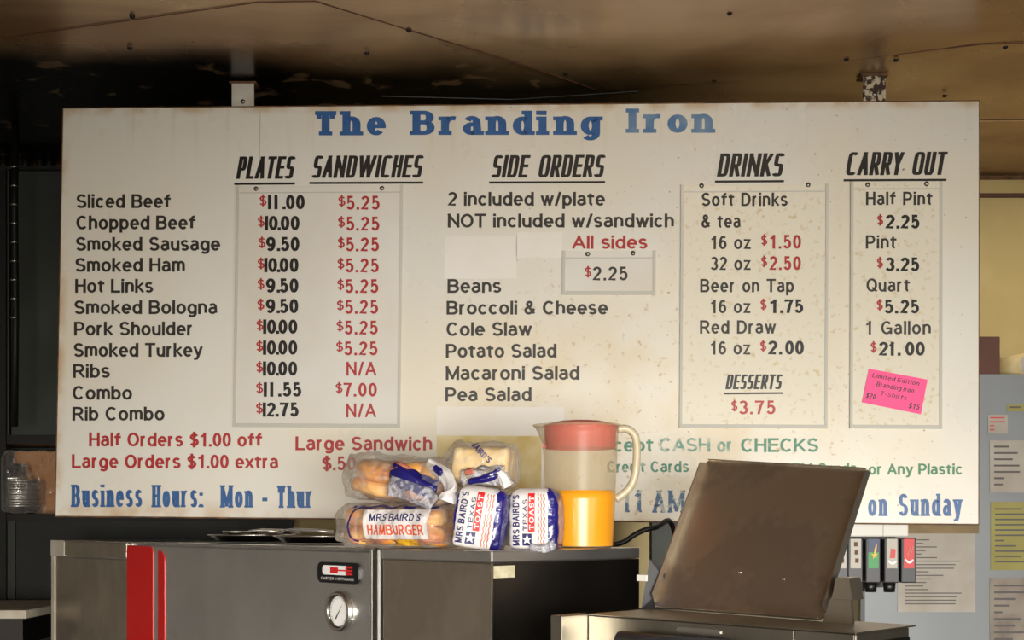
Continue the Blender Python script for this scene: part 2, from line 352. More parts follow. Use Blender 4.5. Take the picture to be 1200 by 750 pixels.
# ------------------------------------------------------------------ stroke lettering
EX = [2.0]
def A(cx, cy, rx, ry, a0, a1):
    n = max(4, int(abs(a1-a0)/18)); e = 2.0/EX[0]; o = []
    for i in range(n+1):
        a = math.radians(a0+(a1-a0)*i/n); c, s_ = math.cos(a), math.sin(a)
        o.append((cx+rx*math.copysign(abs(c)**e, c), cy+ry*math.copysign(abs(s_)**e, s_)))
    return o
X = 0.71
def glyph(ch):
    """(width, strokes, y values of slab seats) in units of the cap height"""
    h = X/2
    bowl = lambda cx: A(cx, h, 0.25, h, 0, 360)
    G = {
    'a': lambda: (.46, [A(.22,.52,.21,.22,155,0)+[(.46,0)], [(.46,.42)]+A(.2,.21,.2,.21,90,270)+[(.3,.01),(.46,.16)]]),
    'b': lambda: (.5, [[(0,0),(0,1)], bowl(.25)]),
    'c': lambda: (.47, [A(.25,h,.25,h,42,318)]),
    'd': lambda: (.5, [[(.5,0),(.5,1)], bowl(.25)]),
    'e': lambda: (.5, [[(0.02,h),(.5,h)], A(.25,h,.25,h,0,318)]),
    'f': lambda: (.3, [[(.12,0),(.12,.78)]+A(.34,.78,.22,.22,180,88), [(0,X),(.3,X)]]),
    'g': lambda: (.5, [bowl(.25), [(.5,X),(.5,0)]+A(.25,-.03,.25,.25,0,-145)]),
    'h': lambda: (.46, [[(0,0),(0,1)], [(0,.4)]+A(.23,.46,.23,.28,170,0)+[(.46,0)]]),
    'i': lambda: (0, [[(0,0),(0,X)], [(0,.985),(0,1.0)]]),
    'k': lambda: (.46, [[(0,0),(0,1)], [(0.02,.26),(.42,X)], [(.15,.42),(.46,0)]]),
    'l': lambda: (0, [[(0,0),(0,1)]]),
    'm': lambda: (.76, [[(0,0),(0,X)], [(0,.4)]+A(.19,.5,.19,.24,170,0)+[(.38,0)], [(.38,.4)]+A(.57,.5,.19,.24,170,0)+[(.76,0)]]),
    'n': lambda: (.46, [[(0,0),(0,X)], [(0,.4)]+A(.23,.46,.23,.28,170,0)+[(.46,0)]]),
    'o': lambda: (.52, [A(.26,h,.26,h,0,360)]),
    'p': lambda: (.5, [[(0,-.28),(0,X)], bowl(.25)]),
    'q': lambda: (.5, [[(.5,-.28),(.5,X)], bowl(.25)]),
    'r': lambda: (.26, [[(0,0),(0,X)], [(0,.36)]+A(.24,.42,.24,.32,170,85)]),
    's': lambda: (.42, [A(.21,.555,.2,.185,25,270)+A(.21,.185,.21,.185,90,-155)]),
    't': lambda: (.3, [[(.12,.95),(.12,.15)]+A(.26,.15,.14,.15,180,275), [(0,X),(.3,X)]]),
    'u': lambda: (.46, [[(0,X),(0,.26)]+A(.23,.27,.23,.27,180,355), [(.46,X),(.46,0)]]),
    'w': lambda: (.74, [[(0,X),(.19,0)], [(.19,0),(.37,X)], [(.37,X),(.55,0)], [(.55,0),(.74,X)]]),
    'x': lambda: (.44, [[(0,X),(.44,0)], [(.44,X),(0,0)]]),
    'y': lambda: (.48, [[(0,X),(.24,.02)], [(.48,X),(.22,-.13),(.14,-.26),(.02,-.28)]]),
    'z': lambda: (.4, [[(0,X),(.4,X),(0,0),(.4,0)]]),
    'A': lambda: (.7, [[(0,0),(.35,1)], [(.35,1),(.7,0)], [(.12,.3),(.58,.3)]]),
    'B': lambda: (.62, [[(0,0),(0,1)], [(0,1),(.34,1)]+A(.34,.76,.24,.24,90,-90)+[(0,.52)], [(0,.52),(.36,.52)]+A(.36,.26,.26,.26,90,-90)+[(0,0)]]),
    'C': lambda: (.66, [A(.34,.5,.34,.5,42,318)]),
    'D': lambda: (.64, [[(0,0),(0,1)], [(0,1),(.28,1)]+A(.28,.5,.36,.5,90,-90)+[(0,0)]]),
    'E': lambda: (.56, [[(0,0),(0,1)], [(0,1),(.55,1)], [(0,.52),(.5,.52)], [(0,0),(.56,0)]]),
    'F': lambda: (.5, [[(0,0),(0,1)], [(0,1),(.5,1)], [(0,.52),(.44,.52)]]),
    'G': lambda: (.7, [A(.35,.5,.35,.5,42,322), [(.69,.03),(.69,.44)], [(.4,.44),(.69,.44)]]),
    'H': lambda: (.62, [[(0,0),(0,1)], [(.62,0),(.62,1)], [(0,.52),(.62,.52)]]),
    'I': lambda: (0, [[(0,0),(0,1)]]),
    'K': lambda: (.62, [[(0,0),(0,1)], [(0.02,.3),(.58,1)], [(.2,.56),(.62,0)]]),
    'L': lambda: (.5, [[(0,0),(0,1)], [(0,0),(.5,0)]]),
    'M': lambda: (.74, [[(0,0),(0,1)], [(0,1),(.37,.05)], [(.37,.05),(.74,1)], [(.74,1),(.74,0)]]),
    'N': lambda: (.62, [[(0,0),(0,1)], [(0,1),(.62,0)], [(.62,0),(.62,1)]]),
    'O': lambda: (.72, [A(.36,.5,.36,.5,0,360)]),
    'P': lambda: (.58, [[(0,0),(0,1)], [(0,1),(.32,1)]+A(.32,.71,.26,.29,90,-90)+[(0,.42)]]),
    'Q': lambda: (.72, [A(.36,.5,.36,.5,0,360), [(.46,.25),(.72,-.02)]]),
    'R': lambda: (.62, [[(0,0),(0,1)], [(0,1),(.34,1)]+A(.34,.735,.25,.265,90,-90)+[(0,.47)], [(.34,.46),(.62,0)]]),
    'S': lambda: (.58, [A(.29,.745,.27,.255,22,270)+A(.29,.245,.29,.245,90,-158)]),
    'T': lambda: (.6, [[(.3,0),(.3,1)], [(0,1),(.6,1)]]),
    'U': lambda: (.6, [[(0,1),(0,.3)]+A(.3,.3,.3,.3,180,360)+[(.6,1)]]),
    'W': lambda: (.94, [[(0,1),(.24,0)], [(.24,0),(.47,1)], [(.47,1),(.7,0)], [(.7,0),(.94,1)]]),
    'X': lambda: (.6, [[(0,1),(.6,0)], [(.6,1),(0,0)]]),
    'Y': lambda: (.6, [[(0,1),(.3,.42)], [(.6,1),(.3,.42)], [(.3,.42),(.3,0)]]),
    '0': lambda: (.46, [A(.23,.5,.23,.5,0,360)]),
    '1': lambda: (.4, [[(.26,0),(.26,1)], [(.26,.98),(.06,.78)]]),
    '|': lambda: (0, [[(0,0),(0,1)]]),
    '2': lambda: (.46, [A(.23,.73,.23,.27,168,-28)+[(.0,.0),(.46,0)]]),
    '3': lambda: (.46, [A(.22,.755,.21,.245,155,-80), A(.22,.265,.24,.265,85,-155)]),
    '5': lambda: (.46, [[(.42,1),(.08,1),(.04,.52)]+A(.22,.32,.24,.32,128,-155)]),
    '6': lambda: (.46, [A(.23,.31,.23,.31,0,360), [(0.0,.31)]+A(.25,.5,.25,.5,175,48)]),
    '7': lambda: (.46, [[(0,1),(.46,1),(.3,.6),(.18,0)]]),
    '9': lambda: (.46, [A(.23,.69,.23,.31,0,360), [(.46,.69)]+A(.21,.5,.25,.5,-5,-132)]),
    '$': lambda: (.52, [A(.26,.72,.24,.21,22,270)+A(.26,.27,.26,.24,90,-158), [(.26,-.08),(.26,1.08)]]),
    '&': lambda: (.62, [[(.62,.0),(.2,.6)]+A(.27,.8,.15,.2,200,-20)+[(.3,.56)]+A(.23,.26,.23,.26,110,300)+[(.5,.16),(.6,.42)]]),
    '/': lambda: (.26, [[(0,-.02),(.26,1.02)]]),
    '.': lambda: (0, [[(0,0),(0,.03)]]),
    ',': lambda: (0, [[(0,.03),(0,0),(-.04,-.14)]]),
    ':': lambda: (0, [[(0,0),(0,.03)], [(0,.58),(0,.61)]]),
    "'": lambda: (0, [[(0,.85),(0,1)]]),
    '-': lambda: (.2, [[(0,.38),(.2,.38)]]),
    '*': lambda: (.12, [[(.06,.36),(.06,.46)]]),
    }
    return G[ch]()
def text_polys(s, w=None, cap=1.0, px=0.15, py=None, gap=0.13, space=0.34, expo=2.0, slab=0.0, slab_t=0.1, shear=0.0, slab_skip=''):
    """list of polygons; baseline on y=0, left edge at x=0, fitted to width w by scaling letter forms"""
    py = px if py is None else py
    EX[0] = expo
    gs = []; pos = 0.0; npen = 0; first = True
    lay = []
    for ch in s:
        if ch == ' ': pos += space; continue
        g = glyph(ch)
        if expo > 4 and ch in 'UWN': g = {'U': (.6, [[(0,1),(0,.1),(.1,0),(.5,0),(.6,.1),(.6,1)]]), 'W': (1.5, [[(x*1.6, y) for x, y in st] for st in g[1]]), 'N': (.8, [[(x*1.29, y) for x, y in st] for st in g[1]])}[ch]
        if slab and ch in 'rMTiI': g = {'r': (.44 if px < .25 else .32, [g[1][0], [(0,.36)]+A(.34,.40,.34,.33,170,70)]) , 'M': (1.0, [[(x*1.35, y) for x, y in st] for st in g[1]])}.get(ch, g)
        lay.append((ch, pos, npen, g)); pos += g[0]+gap+(0.12 if slab > .1 and ch in 'Ii' else 0); npen += 1
    total_u = pos-gap; total_p = npen*px
    k = cap if w is None else (w-total_p*cap)/total_u
    if slab: k = (w-total_p*cap-2*slab*cap)/total_u if w else k
    polys = []
    hy = cap*(1-py)
    for ch, u, npn, (gw, strokes) in lay:
        ox = u*k+npn*px*cap+px*cap/2+(slab*cap if slab else 0)
        for st in strokes:
            pts = [Vector((ox+x*k, py*cap/2+y*hy)) for x, y in st]
            straight = len(st) == 2 or (ch in '1' and len(st) == 2)
            polys += ribbon(pts, px*cap/2, py*cap/2, len(st) <= 5 or (len(st) == 6 and ch == 'U'))
            if slab and ch not in slab_skip:
                for e_, nx in ((0, 1), (-1, -2)):
                    a = st[e_]; b_ = st[nx]
                    if abs(a[0]-b_[0]) < 0.4*abs(a[1]-b_[1])+1e-6 and min(abs(a[1]-q) for q in (0, X, 1, -.28)) < 0.02:
                        top = a[1] > 0.3
                        y0 = (a[1]*hy+py*cap) if top else a[1]*hy
                        y1 = y0-slab_t*cap if top else y0+slab_t*cap
                        cx = ox+a[0]*k; L_ = px*cap/2+slab*cap; R_ = L_
                        if top and ch in 'bdhknrilpmu' and len(st) == 2: R_ = px*cap/2
                        polys.append([Vector((cx-L_, min(y0,y1))), Vector((cx+R_, min(y0,y1))), Vector((cx+R_, max(y0,y1))), Vector((cx-L_, max(y0,y1)))])
            if slab and ch in 'TEF' and abs(st[0][1]-1) < .01 and len(st) == 2 and abs(st[1][1]-1) < .01:
                for q in st:
                    if ch != 'T' and q[0] == 0: continue
                    cx = ox+q[0]*k
                    polys.append([Vector((cx-px*cap*.3, cap*.68)), Vector((cx+px*cap*.3, cap*.68)), Vector((cx+px*cap*.3, cap)), Vector((cx-px*cap*.3, cap))])
    if shear:
        for p in polys:
            for v in p: v.x += v.y*shear
    EX[0] = 2.0
    return polys
def ribbon(pts, ax, ay, extend):
    n = len(pts)
    closed = (pts[0]-pts[-1]).length < 1e-6
    ylo = min(p.y for p in pts)-ay; yhi = max(p.y for p in pts)+ay
    P = [p.copy() for p in pts]
    if extend and not closed:
        for a, b in ((0, 1), (-1, -2)):
            d = (P[a]-P[b]).normalized(); P[a] = P[a]+Vector((d.x*ax, d.y*ay))*1.0
    Lh, Rh = [], []
    for i in range(n):
        if closed:
            a = P[i-1] if i else P[-2]; c = P[i+1] if i < n-1 else P[1]
        else:
            a = P[max(i-1, 0)]; c = P[min(i+1, n-1)]
        d1 = (P[i]-a); d2 = (c-P[i])
        d1 = d1.normalized() if d1.length > 1e-9 else d2.normalized()
        d2 = d2.normalized() if d2.length > 1e-9 else d1
        t = (d1+d2); t = t.normalized() if t.length > 1e-6 else d1
        nn = Vector((-t.y, t.x)); mit = min(1.5, 1/max(0.5, d1.dot(t)))
        off = Vector((nn.x*ax, nn.y*ay))*mit
        for Q, v in ((Lh, P[i]+off), (Rh, P[i]-off)):
            v.y = min(max(v.y, ylo), yhi); Q.append(v)
    return [[Lh[i].copy(), Rh[i].copy(), Rh[i+1].copy(), Lh[i+1].copy()] for i in range(n-1)]
def poly_obj(name, polys, fn, m, parent):
    """fn maps 2-D artwork to 3-D"""
    mb = MB()
    for i, p in enumerate(polys):
        q = [Vector(fn(v)) for v in p]
        if (q[1]-q[0]).cross(q[2]-q[0]).y > 0: q.reverse()
        for v in q: v.y -= 0.00004*(i % 6)      # ink laid stroke over stroke
        mb.add(q, [tuple(range(len(q)))])
    me = bpy.data.meshes.new(name); me.from_pydata(mb.v, [], mb.f); me.update()
    return link(name, me, m, parent)

# ------------------------------------------------------------------ the setting
def struct(o): o['kind'] = 'structure'; return o
CEIL = 3.07; BACK = 5.27
struct(box('floor', M['grout'], (-3.3, 3.3, -3.2, BACK+0.1, -0.1, 0)))
# ceiling: lapped metal sheets, each gently buckled
def sheet(name, poly, zoff, seed, parent=None):
    """grid over the bounding box of an x,y polygon; wavy"""
    x0 = min(p[0] for p in poly); x1 = max(p[0] for p in poly); y0 = min(p[1] for p in poly); y1 = max(p[1] for p in poly)
    bm = bmesh.new()
    vs_ = [bm.verts.new((x, y, 0)) for x, y in poly]; bm.faces.new(vs_)
    step = 0.12
    for ax, lo, hi in ((0, x0, x1), (1, y0, y1)):
        k = lo+step
        while k < hi:
            co = (k, 0, 0) if ax == 0 else (0, k, 0); no = (1, 0, 0) if ax == 0 else (0, 1, 0)
            bmesh.ops.bisect_plane(bm, geom=bm.verts[:]+bm.edges[:]+bm.faces[:], plane_co=co, plane_no=no); k += step
    for v in bm.verts:
        v.co.z = zoff+0.006*noise.noise(Vector((v.co.x*1.1+seed, v.co.y*1.6, seed)))+0.002*math.sin(v.co.x*2.3+seed)
    ext = bmesh.ops.extrude_face_region(bm, geom=bm.faces[:])
    for e in ext['geom']:
        if isinstance(e, bmesh.types.BMVert): e.co.z += 0.004
    bmesh.ops.recalc_face_normals(bm, faces=bm.faces)
    me = bpy.data.meshes.new(name); bm.to_mesh(me); bm.free()
    return link(name, me, M['ceil'], parent)
ceil = struct(box('ceiling', M['darkwall'], (-3.3, 3.3, -3.2, BACK+0.1, CEIL+0.015, CEIL+0.1)))
seamA = [(-3.3,3.98), (-1.55,3.76), (-0.72,3.50), (-0.554,3.494), (-0.306,3.70), (0,3.95), (0.29,4.21), (0.763,4.11), (0.98,3.97), (1.44,3.81), (3.3,3.60)]
sheet('ceiling_sheet', [(-3.3,-3.2), (3.3,-3.2), (3.3,3.60)]+seamA[::-1][1:], CEIL-0.003, 3.1, ceil)
sheet('ceiling_sheet', [(-3.3,3.3), (3.3,3.3), (3.3,4.6), (1.0,4.62), (-0.2,4.75), (-3.3,4.7)], CEIL+0.004, 8.7, ceil)
sheet('ceiling_sheet', [(-3.3,4.64), (-0.2,4.69), (1.0,4.56), (3.3,4.54), (3.3,BACK), (-3.3,BACK)], CEIL+0.0, 5.2, ceil)
MB().tube([(x, y, CEIL-0.004) for x, y in seamA], 0.0014, 6).build('lap_seam', M['brownbox'], ceil)
MB().tube([(-0.45, 4.27, CEIL-0.005), (0.0, 4.30, CEIL-0.006), (0.35, 4.235, CEIL-0.006), (0.43, 4.22, CEIL-0.005)], 0.0022, 6).build('lap_seam', M['blackiron'], ceil)
def on_ceiling(px, py):
    d = (CEIL-1.6)*1450/(610-py); return ((px-600)/1450*d, d)
sc_me = MB().lathe([(0.0,-0.006),(0.005,-0.005),(0.008,-0.001),(0.008,0.002)], 10).mesh('screw', True); sc_me.materials.append(M['blackiron'])
for px, py in ((155,17),(152,54),(479,33),(855,13),(663,84),(744,106),(837,92),(992,67),(1050,68),(1107,110),(1178,53),(430,60)):
    x, y = on_ceiling(px, py); link('screw', sc_me, None, ceil, (x, y, CEIL-0.006))
w = struct(box('wall_back', M['cream'], (-3.3, 3.3, BACK, BACK+0.1, 0, CEIL)))
struct(box('trim_1', M['rust_edge'], (1.2, 3.3, BACK-0.012, BACK, CEIL-0.018, CEIL-0.004)))
struct(box('trim_2', M['brownbox'], (1.2, 3.3, BACK-0.02, BACK, CEIL-0.095, CEIL-0.08)))
struct(box('wall_left', M['pale'], (-3.3, -3.2, -3.2, BACK, 0, CEIL)))
struct(box('wall_right', M['darkwall'], (3.2, 3.3, -3.2, BACK, 0, CEIL)))
struct(box('wall_front', M['beige'], (-3.3, 3.3, -3.2, -3.1, 0, CEIL)))

# ------------------------------------------------------------------ menu board
BW, BH = 3.0, 1.3585
board = thing('menu_board', 'long cream enamel menu board hung from the smoke-browned ceiling, lettered in blue, black and red', 'sign')
board.location = (-0.0056, 4.0328, 2.2820); board.rotation_euler = (math.radians(-1.4008), math.radians(0.5165), math.radians(-2.943))
box('panel', M['board'], (-BW/2, BW/2, 0.0, 0.018, -BH/2, BH/2), board, bevel=0.002)
mb = MB()
for a in ((-BW/2-0.003, BW/2+0.003, 0.003, 0.02, BH/2, BH/2+0.004), (-BW/2-0.003, BW/2+0.003, 0.003, 0.02, -BH/2-0.004, -BH/2),
          (-BW/2-0.004, -BW/2, 0.003, 0.02, -BH/2, BH/2), (BW/2, BW/2+0.003, 0.003, 0.02, -BH/2, BH/2)): mb.box(*a)
mb.build('rusty_edge', M['rust_edge'], board)
box('seam', M['offwhite'], (-0.836, -0.8335, -0.0006, 0.0, 0.12, BH/2-0.002), board)
# image pixel coordinates of the board's corners; lettering is placed in these pixels
Q = [(73.0,127.0), (1146.0,118.0), (1148.0,615.0), (66.0,603.0)]
def homog():
    A_ = []; dst = [(-BW/2, BH/2), (BW/2, BH/2), (BW/2, -BH/2), (-BW/2, -BH/2)]
    rows = []
    for (x, y), (u, v) in zip(Q, dst):
        rows.append([x, y, 1, 0, 0, 0, -u*x, -u*y, u]); rows.append([0, 0, 0, x, y, 1, -v*x, -v*y, v])
    n = 8
    for i in range(n):
        p = max(range(i, n), key=lambda r: abs(rows[r][i])); rows[i], rows[p] = rows[p], rows[i]
        for r in range(n):
            if r != i:
                f = rows[r][i]/rows[i][i]; rows[r] = [a-f*b for a, b in zip(rows[r], rows[i])]
    return [rows[i][8]/rows[i][i] for i in range(n)]
HM = homog()
def px_to_board(x, y):
    d = HM[6]*x+HM[7]*y+1
    return ((HM[0]*x+HM[1]*y+HM[2])/d, (HM[3]*x+HM[4]*y+HM[5])/d)
def letter(s, x0, x1, base, cap, m, parent=board, y=-0.0012, slope=0.0, name='lettering', **kw):
    """slope: drop in image pixels per pixel of run"""
    cap = cap*1.05; ps = text_polys(s, x1-x0, cap, **kw)
    sh = kw.get('shear', 0)
    def fn(v):
        u, w_ = px_to_board(x0+v.x, base-v.y+slope*v.x); return (u, y, w_)
    o = poly_obj(name, ps, fn, m, parent)
    return o
def strip(x0, y0, x1, y1, t, m, parent=board, y=-0.0012, name='underline'):
    a = [px_to_board(x0, y0), px_to_board(x1, y1), px_to_board(x1, y1+t), px_to_board(x0, y0+t)]
    return poly_obj(name, [[Vector(p) for p in a]], lambda v: (v.x, y, v.y), m, parent)
# title and opening hours, slab serif
SL = dict(px=0.33, py=0.17, slab=0.11, slab_t=0.16, gap=0.28, space=0.0)
letter('The', 364, 453, 158.5, 27, M['paint_blue'], **SL)
letter('Branding', 478, 704, 158.0, 27, M['paint_blue'], **SL)
letter('Iron', 731, 836, 155.5, 27, M['paint_blue_pale'], **SL)
HB = dict(px=0.162, py=0.11, slab=0.032, slab_t=0.09, gap=0.26, space=0.0)
letter('Business', 84, 168, 593, 25, M['paint_blue'], **HB)
letter('Hours:', 178, 239, 593.5, 25, M['paint_blue'], **HB)
letter('Mon', 258, 297, 594, 25, M['paint_blue'], **HB)
letter('-', 307.5, 313.5, 595, 25, M['paint_blue'], **dict(HB, slab=0, px=0.13, py=0.16))
letter('Thur', 324, 368, 594.5, 25, M['paint_blue'], **HB)
letter('11', 728, 754, 600.5, 25, M['paint_blue_worn'], **HB)
letter('AM', 764, 803, 601, 25, M['paint_blue_worn'], **HB)
letter('on', 1017, 1041, 605.5, 25, M['paint_blue'], **HB)
letter('Sunday', 1053, 1129, 605.5, 25, M['paint_blue'], **HB)
# column heads: slanted, heavy, condensed
HD = dict(px=0.172, py=0.13, expo=5.0, gap=0.15, space=1.0, shear=0.17)
for s, x0, x1, b_, c_ in (('PLATES',275,341,209.5,25), ('SANDWICHES',363,491,208.5,25), ('SIDE ORDERS',573,704,208,25),
                          ('DRINKS',838,914,207,26), ('CARRY OUT',989,1105,205.5,26)):
    letter(s, x0, x1, b_, c_, M['paint_ink'], slope=-0.004, **HD)
    strip(x0-2, b_+4.5, x1+3, b_+4.0, 2.6, M['paint_ink'])
SN = dict(px=0.20, py=0.165, gap=0.085, space=0.42)
def sn(s, x0, x1, b_, cap, m, parent=board, **kw): return letter(s, x0, x1, b_, cap, m, parent, **dict(SN, **kw))
K = M['paint_black']
for s, x0, x1, b_ in (('Sliced Beef',89,199,243.5), ('Chopped Beef',89,228,268.5), ('Smoked Sausage',88.5,257,293.5), ('Smoked Ham',88,216,318),
                      ('Hot Links',88,179,342.5), ('Smoked Bologna',87,254,367.5), ('Pork Shoulder',87,226,392.5), ('Smoked Turkey',86.5,237,417.5),
                      ('Ribs',86,129,442), ('Combo',85.5,155,467.5), ('Rib Combo',85.5,193,492)):
    sn(s, x0, x1, b_, 15.5, K)
for s, x0, x1, b_ in (('2 included w/plate',523,707,241), ('NOT included w/sandwich',523,788,266.5), ('Beans',523,586,343), ('Broccoli & Cheese',522,711,368.5),
                      ('Cole Slaw',522,622,393.5), ('Potato Salad',521.5,651,419), ('Macaroni Salad',521.5,678,445), ('Pea Salad',521,622,470)):
    sn(s, x0, x1, b_, 15.5, K)
R_ = M['paint_red']
sn('All sides', 669, 757, 291.5, 15, R_)
sn('Half Orders $1.00 off', 105, 307, 522, 15.5, R_, slope=0.004)
sn('Large Orders $1.00 extra', 85, 326, 547.5, 15.5, R_, slope=0.004)
sn('Large Sandwich', 346, 506, 527, 15.5, R_, slope=0.004)
sn('$.50', 377, 417, 550.5, 15.5, R_)
sn('cept', 718, 765, 529.5, 15.5, M['paint_green_mid'])
sn('CASH', 772, 832, 529.5, 15.5, M['paint_green_faded'])
sn('or', 840, 858, 529.8, 15.5, M['paint_green_faded'])
sn('CHECKS', 868, 959, 530, 15.5, M['paint_green_mid'])
sn('Credit', 711, 756, 553.5, 12.5, M['paint_green_mid'])
sn('Cards', 762, 807, 553.5, 12.5, M['paint_green_mid'])
sn('ATM Cards,', 916, 1008, 556, 12.5, M['paint_green'])
sn('or Any Plastic', 1018, 1129, 557, 12.5, M['paint_green'])
# cover patches pasted over old lines
def patch(x0, y0, x1, y1, m, name='cover_patch', y=-0.0009):
    a, b_ = px_to_board(x0, y1), px_to_board(x1, y0)
    return box(name, m, (a[0], b_[0], y, 0.0, a[1], b_[1]), board)
patch(519, 276, 604, 326, M['patch']); patch(603, 272, 657, 302, M['patch']); patch(511, 477, 660, 509, M['patch'])
patch(511, 511, 634, 575, M['patch_greasy'])
# price panels
def price_panel(x0, y0, x1, y1, m, screws, name='price_panel'):
    a, b_ = px_to_board(x0, y1), px_to_board(x1, y0)
    p = link(name, MB().box(a[0], b_[0], -0.006, 0.0, a[1], b_[1]).mesh(name), m, board)
    f = MB(); t = 0.007
    f.box(a[0]-0.002, a[0]+t, -0.0095, -0.006, a[1], b_[1]); f.box(b_[0]-t, b_[0]+0.002, -0.0095, -0.006, a[1], b_[1])
    f.box(a[0]-0.002, b_[0]+0.002, -0.011, -0.006, a[1]-0.002, a[1]+t*1.4)
    f.box(a[0]-0.002, b_[0]+0.002, -0.0075, -0.006, b_[1]-0.026, b_[1]-0.022)
    f.build('clear_rail', M['acrylic_edge'], p, bevel=0.001)
    for sx, sy in screws:
        u = px_to_board(sx, sy); MB().lathe([(0.0,0.004),(0.006,0.003),(0.008,0.0)], 12).build('screw', M['screw'], p, True, loc=(u[0], -0.0065, u[1]), rot=(PI/2,0,0))
    return p
def price(s, x0, x1, base, dol, dol_m, num_m, parent, cap=16):
    """s without the dollar; dol = (x0, x1); loose letterboard digits, laid one group after another"""
    if dol: letter('$', dol[0], dol[1], base-4.2, 11.5, dol_m, parent, -0.0066, px=0.17, py=0.13, name='dollar_sign')
    bold = num_m is M['paint_ink']
    kw = dict(name='price', px=0.23 if bold else 0.19, py=0.185 if bold else 0.16, gap=0.10)
    if not bold: letter(s, x0, x1, base, cap, num_m, parent, -0.0066, **dict(kw, gap=0.16)); return
    a, b_ = s.split('.'); pen = 3.8
    if a == '||': spots = [('|', x0, x0+pen), ('|', x0+7.5, x0+7.5+pen), ('.', x0+17, x0+17+pen), (b_, x1-22, x1)]
    elif a[0] == '|' and b_: spots = [('|', x0, x0+pen), (a[1], x0+4.6, x0+15.2), ('.', x0+15.0, x0+15.0+pen), (b_, x1-22, x1)]
    elif len(a) == 2: spots = [(a[0], x0, x0+11), (a[1], x0+11.5, x0+19), ('.', x0+22, x0+22+pen), (b_, x1-23, x1)]
    else: spots = [(a, x0, x0+11), ('.', x0+12.8, x0+12.8+pen), (b_, x1-22, x1)]
    polys = []
    for t, xa, xb in spots:
        for p in text_polys(t, xb-xa if t not in '|.' else None, cap*1.05, kw['px'], kw['py'], gap=kw['gap']):
            for v in p: v.x += xa-x0
            polys.append(p)
    def fn(v):
        u, w_ = px_to_board(x0+v.x, base-v.y); return (u, -0.0066, w_)
    poly_obj('price', polys, fn, num_m, parent)
I_ = M['paint_ink']
p = price_panel(274, 217, 470, 499, M['acrylic'], ((299,221.5),(446,221)))
for s, x0, x1, y, dx in (('||.00',313,356,245.5,303), ('|0.00',309.5,350,270,301), ('9.50',311,350,294.5,302), ('|0.00',309,349,319,301), ('9.50',311,349,343,301),
                     ('9.50',311,349,367,301), ('|0.00',308,348,391,300), ('|0.00',308,348,415.5,300), ('|0.00',308,348,440,300), ('||.55',309,353,464.5,300), ('|2.75',308,350,488,300)):
    price(s, x0, x1, y, (dx, dx+8.5), R_, I_, p)
for i, (s, y) in enumerate((('5.25',246),('5.25',270.5),('5.25',294.8),('5.25',319.3),('5.25',343.5),('5.25',367.8),('5.25',392),('5.25',416.3),('N/A',440),('7.00',464.6),('N/A',488.8))):
    o = 395-i*0.25
    if s == 'N/A': letter(s, 405.5, 440.5, y, 15.5, R_, p, -0.0066, px=0.165, py=0.15, name='price')
    else: price(s, o+9.5, 443.5-i*0.25, y, (o, o+8.5), R_, R_, p, 15.5)
p = price_panel(658, 294, 766, 345, M['acrylic'], ((687,298),(740,297)))
price('2.25', 693, 734, 329, (683.5, 691.5), R_, M['paint_black'], p, 15.5)
p = price_panel(796, 216, 968, 501, M['acrylic_greasy'], ((820,218),(945,217)))
k2 = dict(px=0.18, py=0.155, gap=0.13, space=0.52, y=-0.0066)
for s, x0, x1, b_ in (('Soft Drinks',820,921,242), ('& tea',820,866,267.5), ('16 oz',831,878,292.5), ('32 oz',831,878,317), ('Beer on Tap',819,929,343), ('16 oz',831,878,367.5), ('Red Draw',819,908,391.5), ('16 oz',831,878,416)):
    letter(s, x0, x1, b_, 15, K, p, **k2)
price('1.50', 900, 937, 292, (890, 897.5), R_, R_, p, 15.5); price('2.50', 900, 937, 317, (890, 897.5), R_, R_, p, 15.5)
price('1.75', 900, 940, 367.5, (889.5, 897), R_, I_, p, 15.5); price('2.00', 899, 941, 416, (889.5, 897), R_, I_, p, 15.5)
letter('DESSERTS', 849, 914, 456.5, 16.5, I_, p, -0.0066, **dict(HD, px=0.18))
a_ = [px_to_board(847, 460.5), px_to_board(917, 460), px_to_board(917, 462.2), px_to_board(847, 462.7)]
poly_obj('underline', [[Vector(q) for q in a_]], lambda v: (v.x, -0.0066, v.y), I_, p)
price('3.75', 865, 908, 486, (856, 863.5), R_, R_, p, 15.5)
p = price_panel(996, 213, 1102, 502, M['acrylic_greasy'], ((1015,217),(1084,216)))
for s, x0, x1, b_ in (('Half Pint',1013,1091,241), ('Pint',1013,1049,292), ('Quart',1014,1065,342.5), ('1 Gallon',1013,1090,392.5)):
    letter(s, x0, x1, b_, 15, K, p, **k2)
for s, x0, x1, y, dx in (('2.25',1036,1076,268.5,1026), ('3.25',1036,1076,318.5,1026), ('5.25',1035,1076,368,1026), ('21.00',1029,1083,417.5,1019)):
    price(s, x0, x1, y, (dx, dx+7.5), R_, I_, p, 15.5)
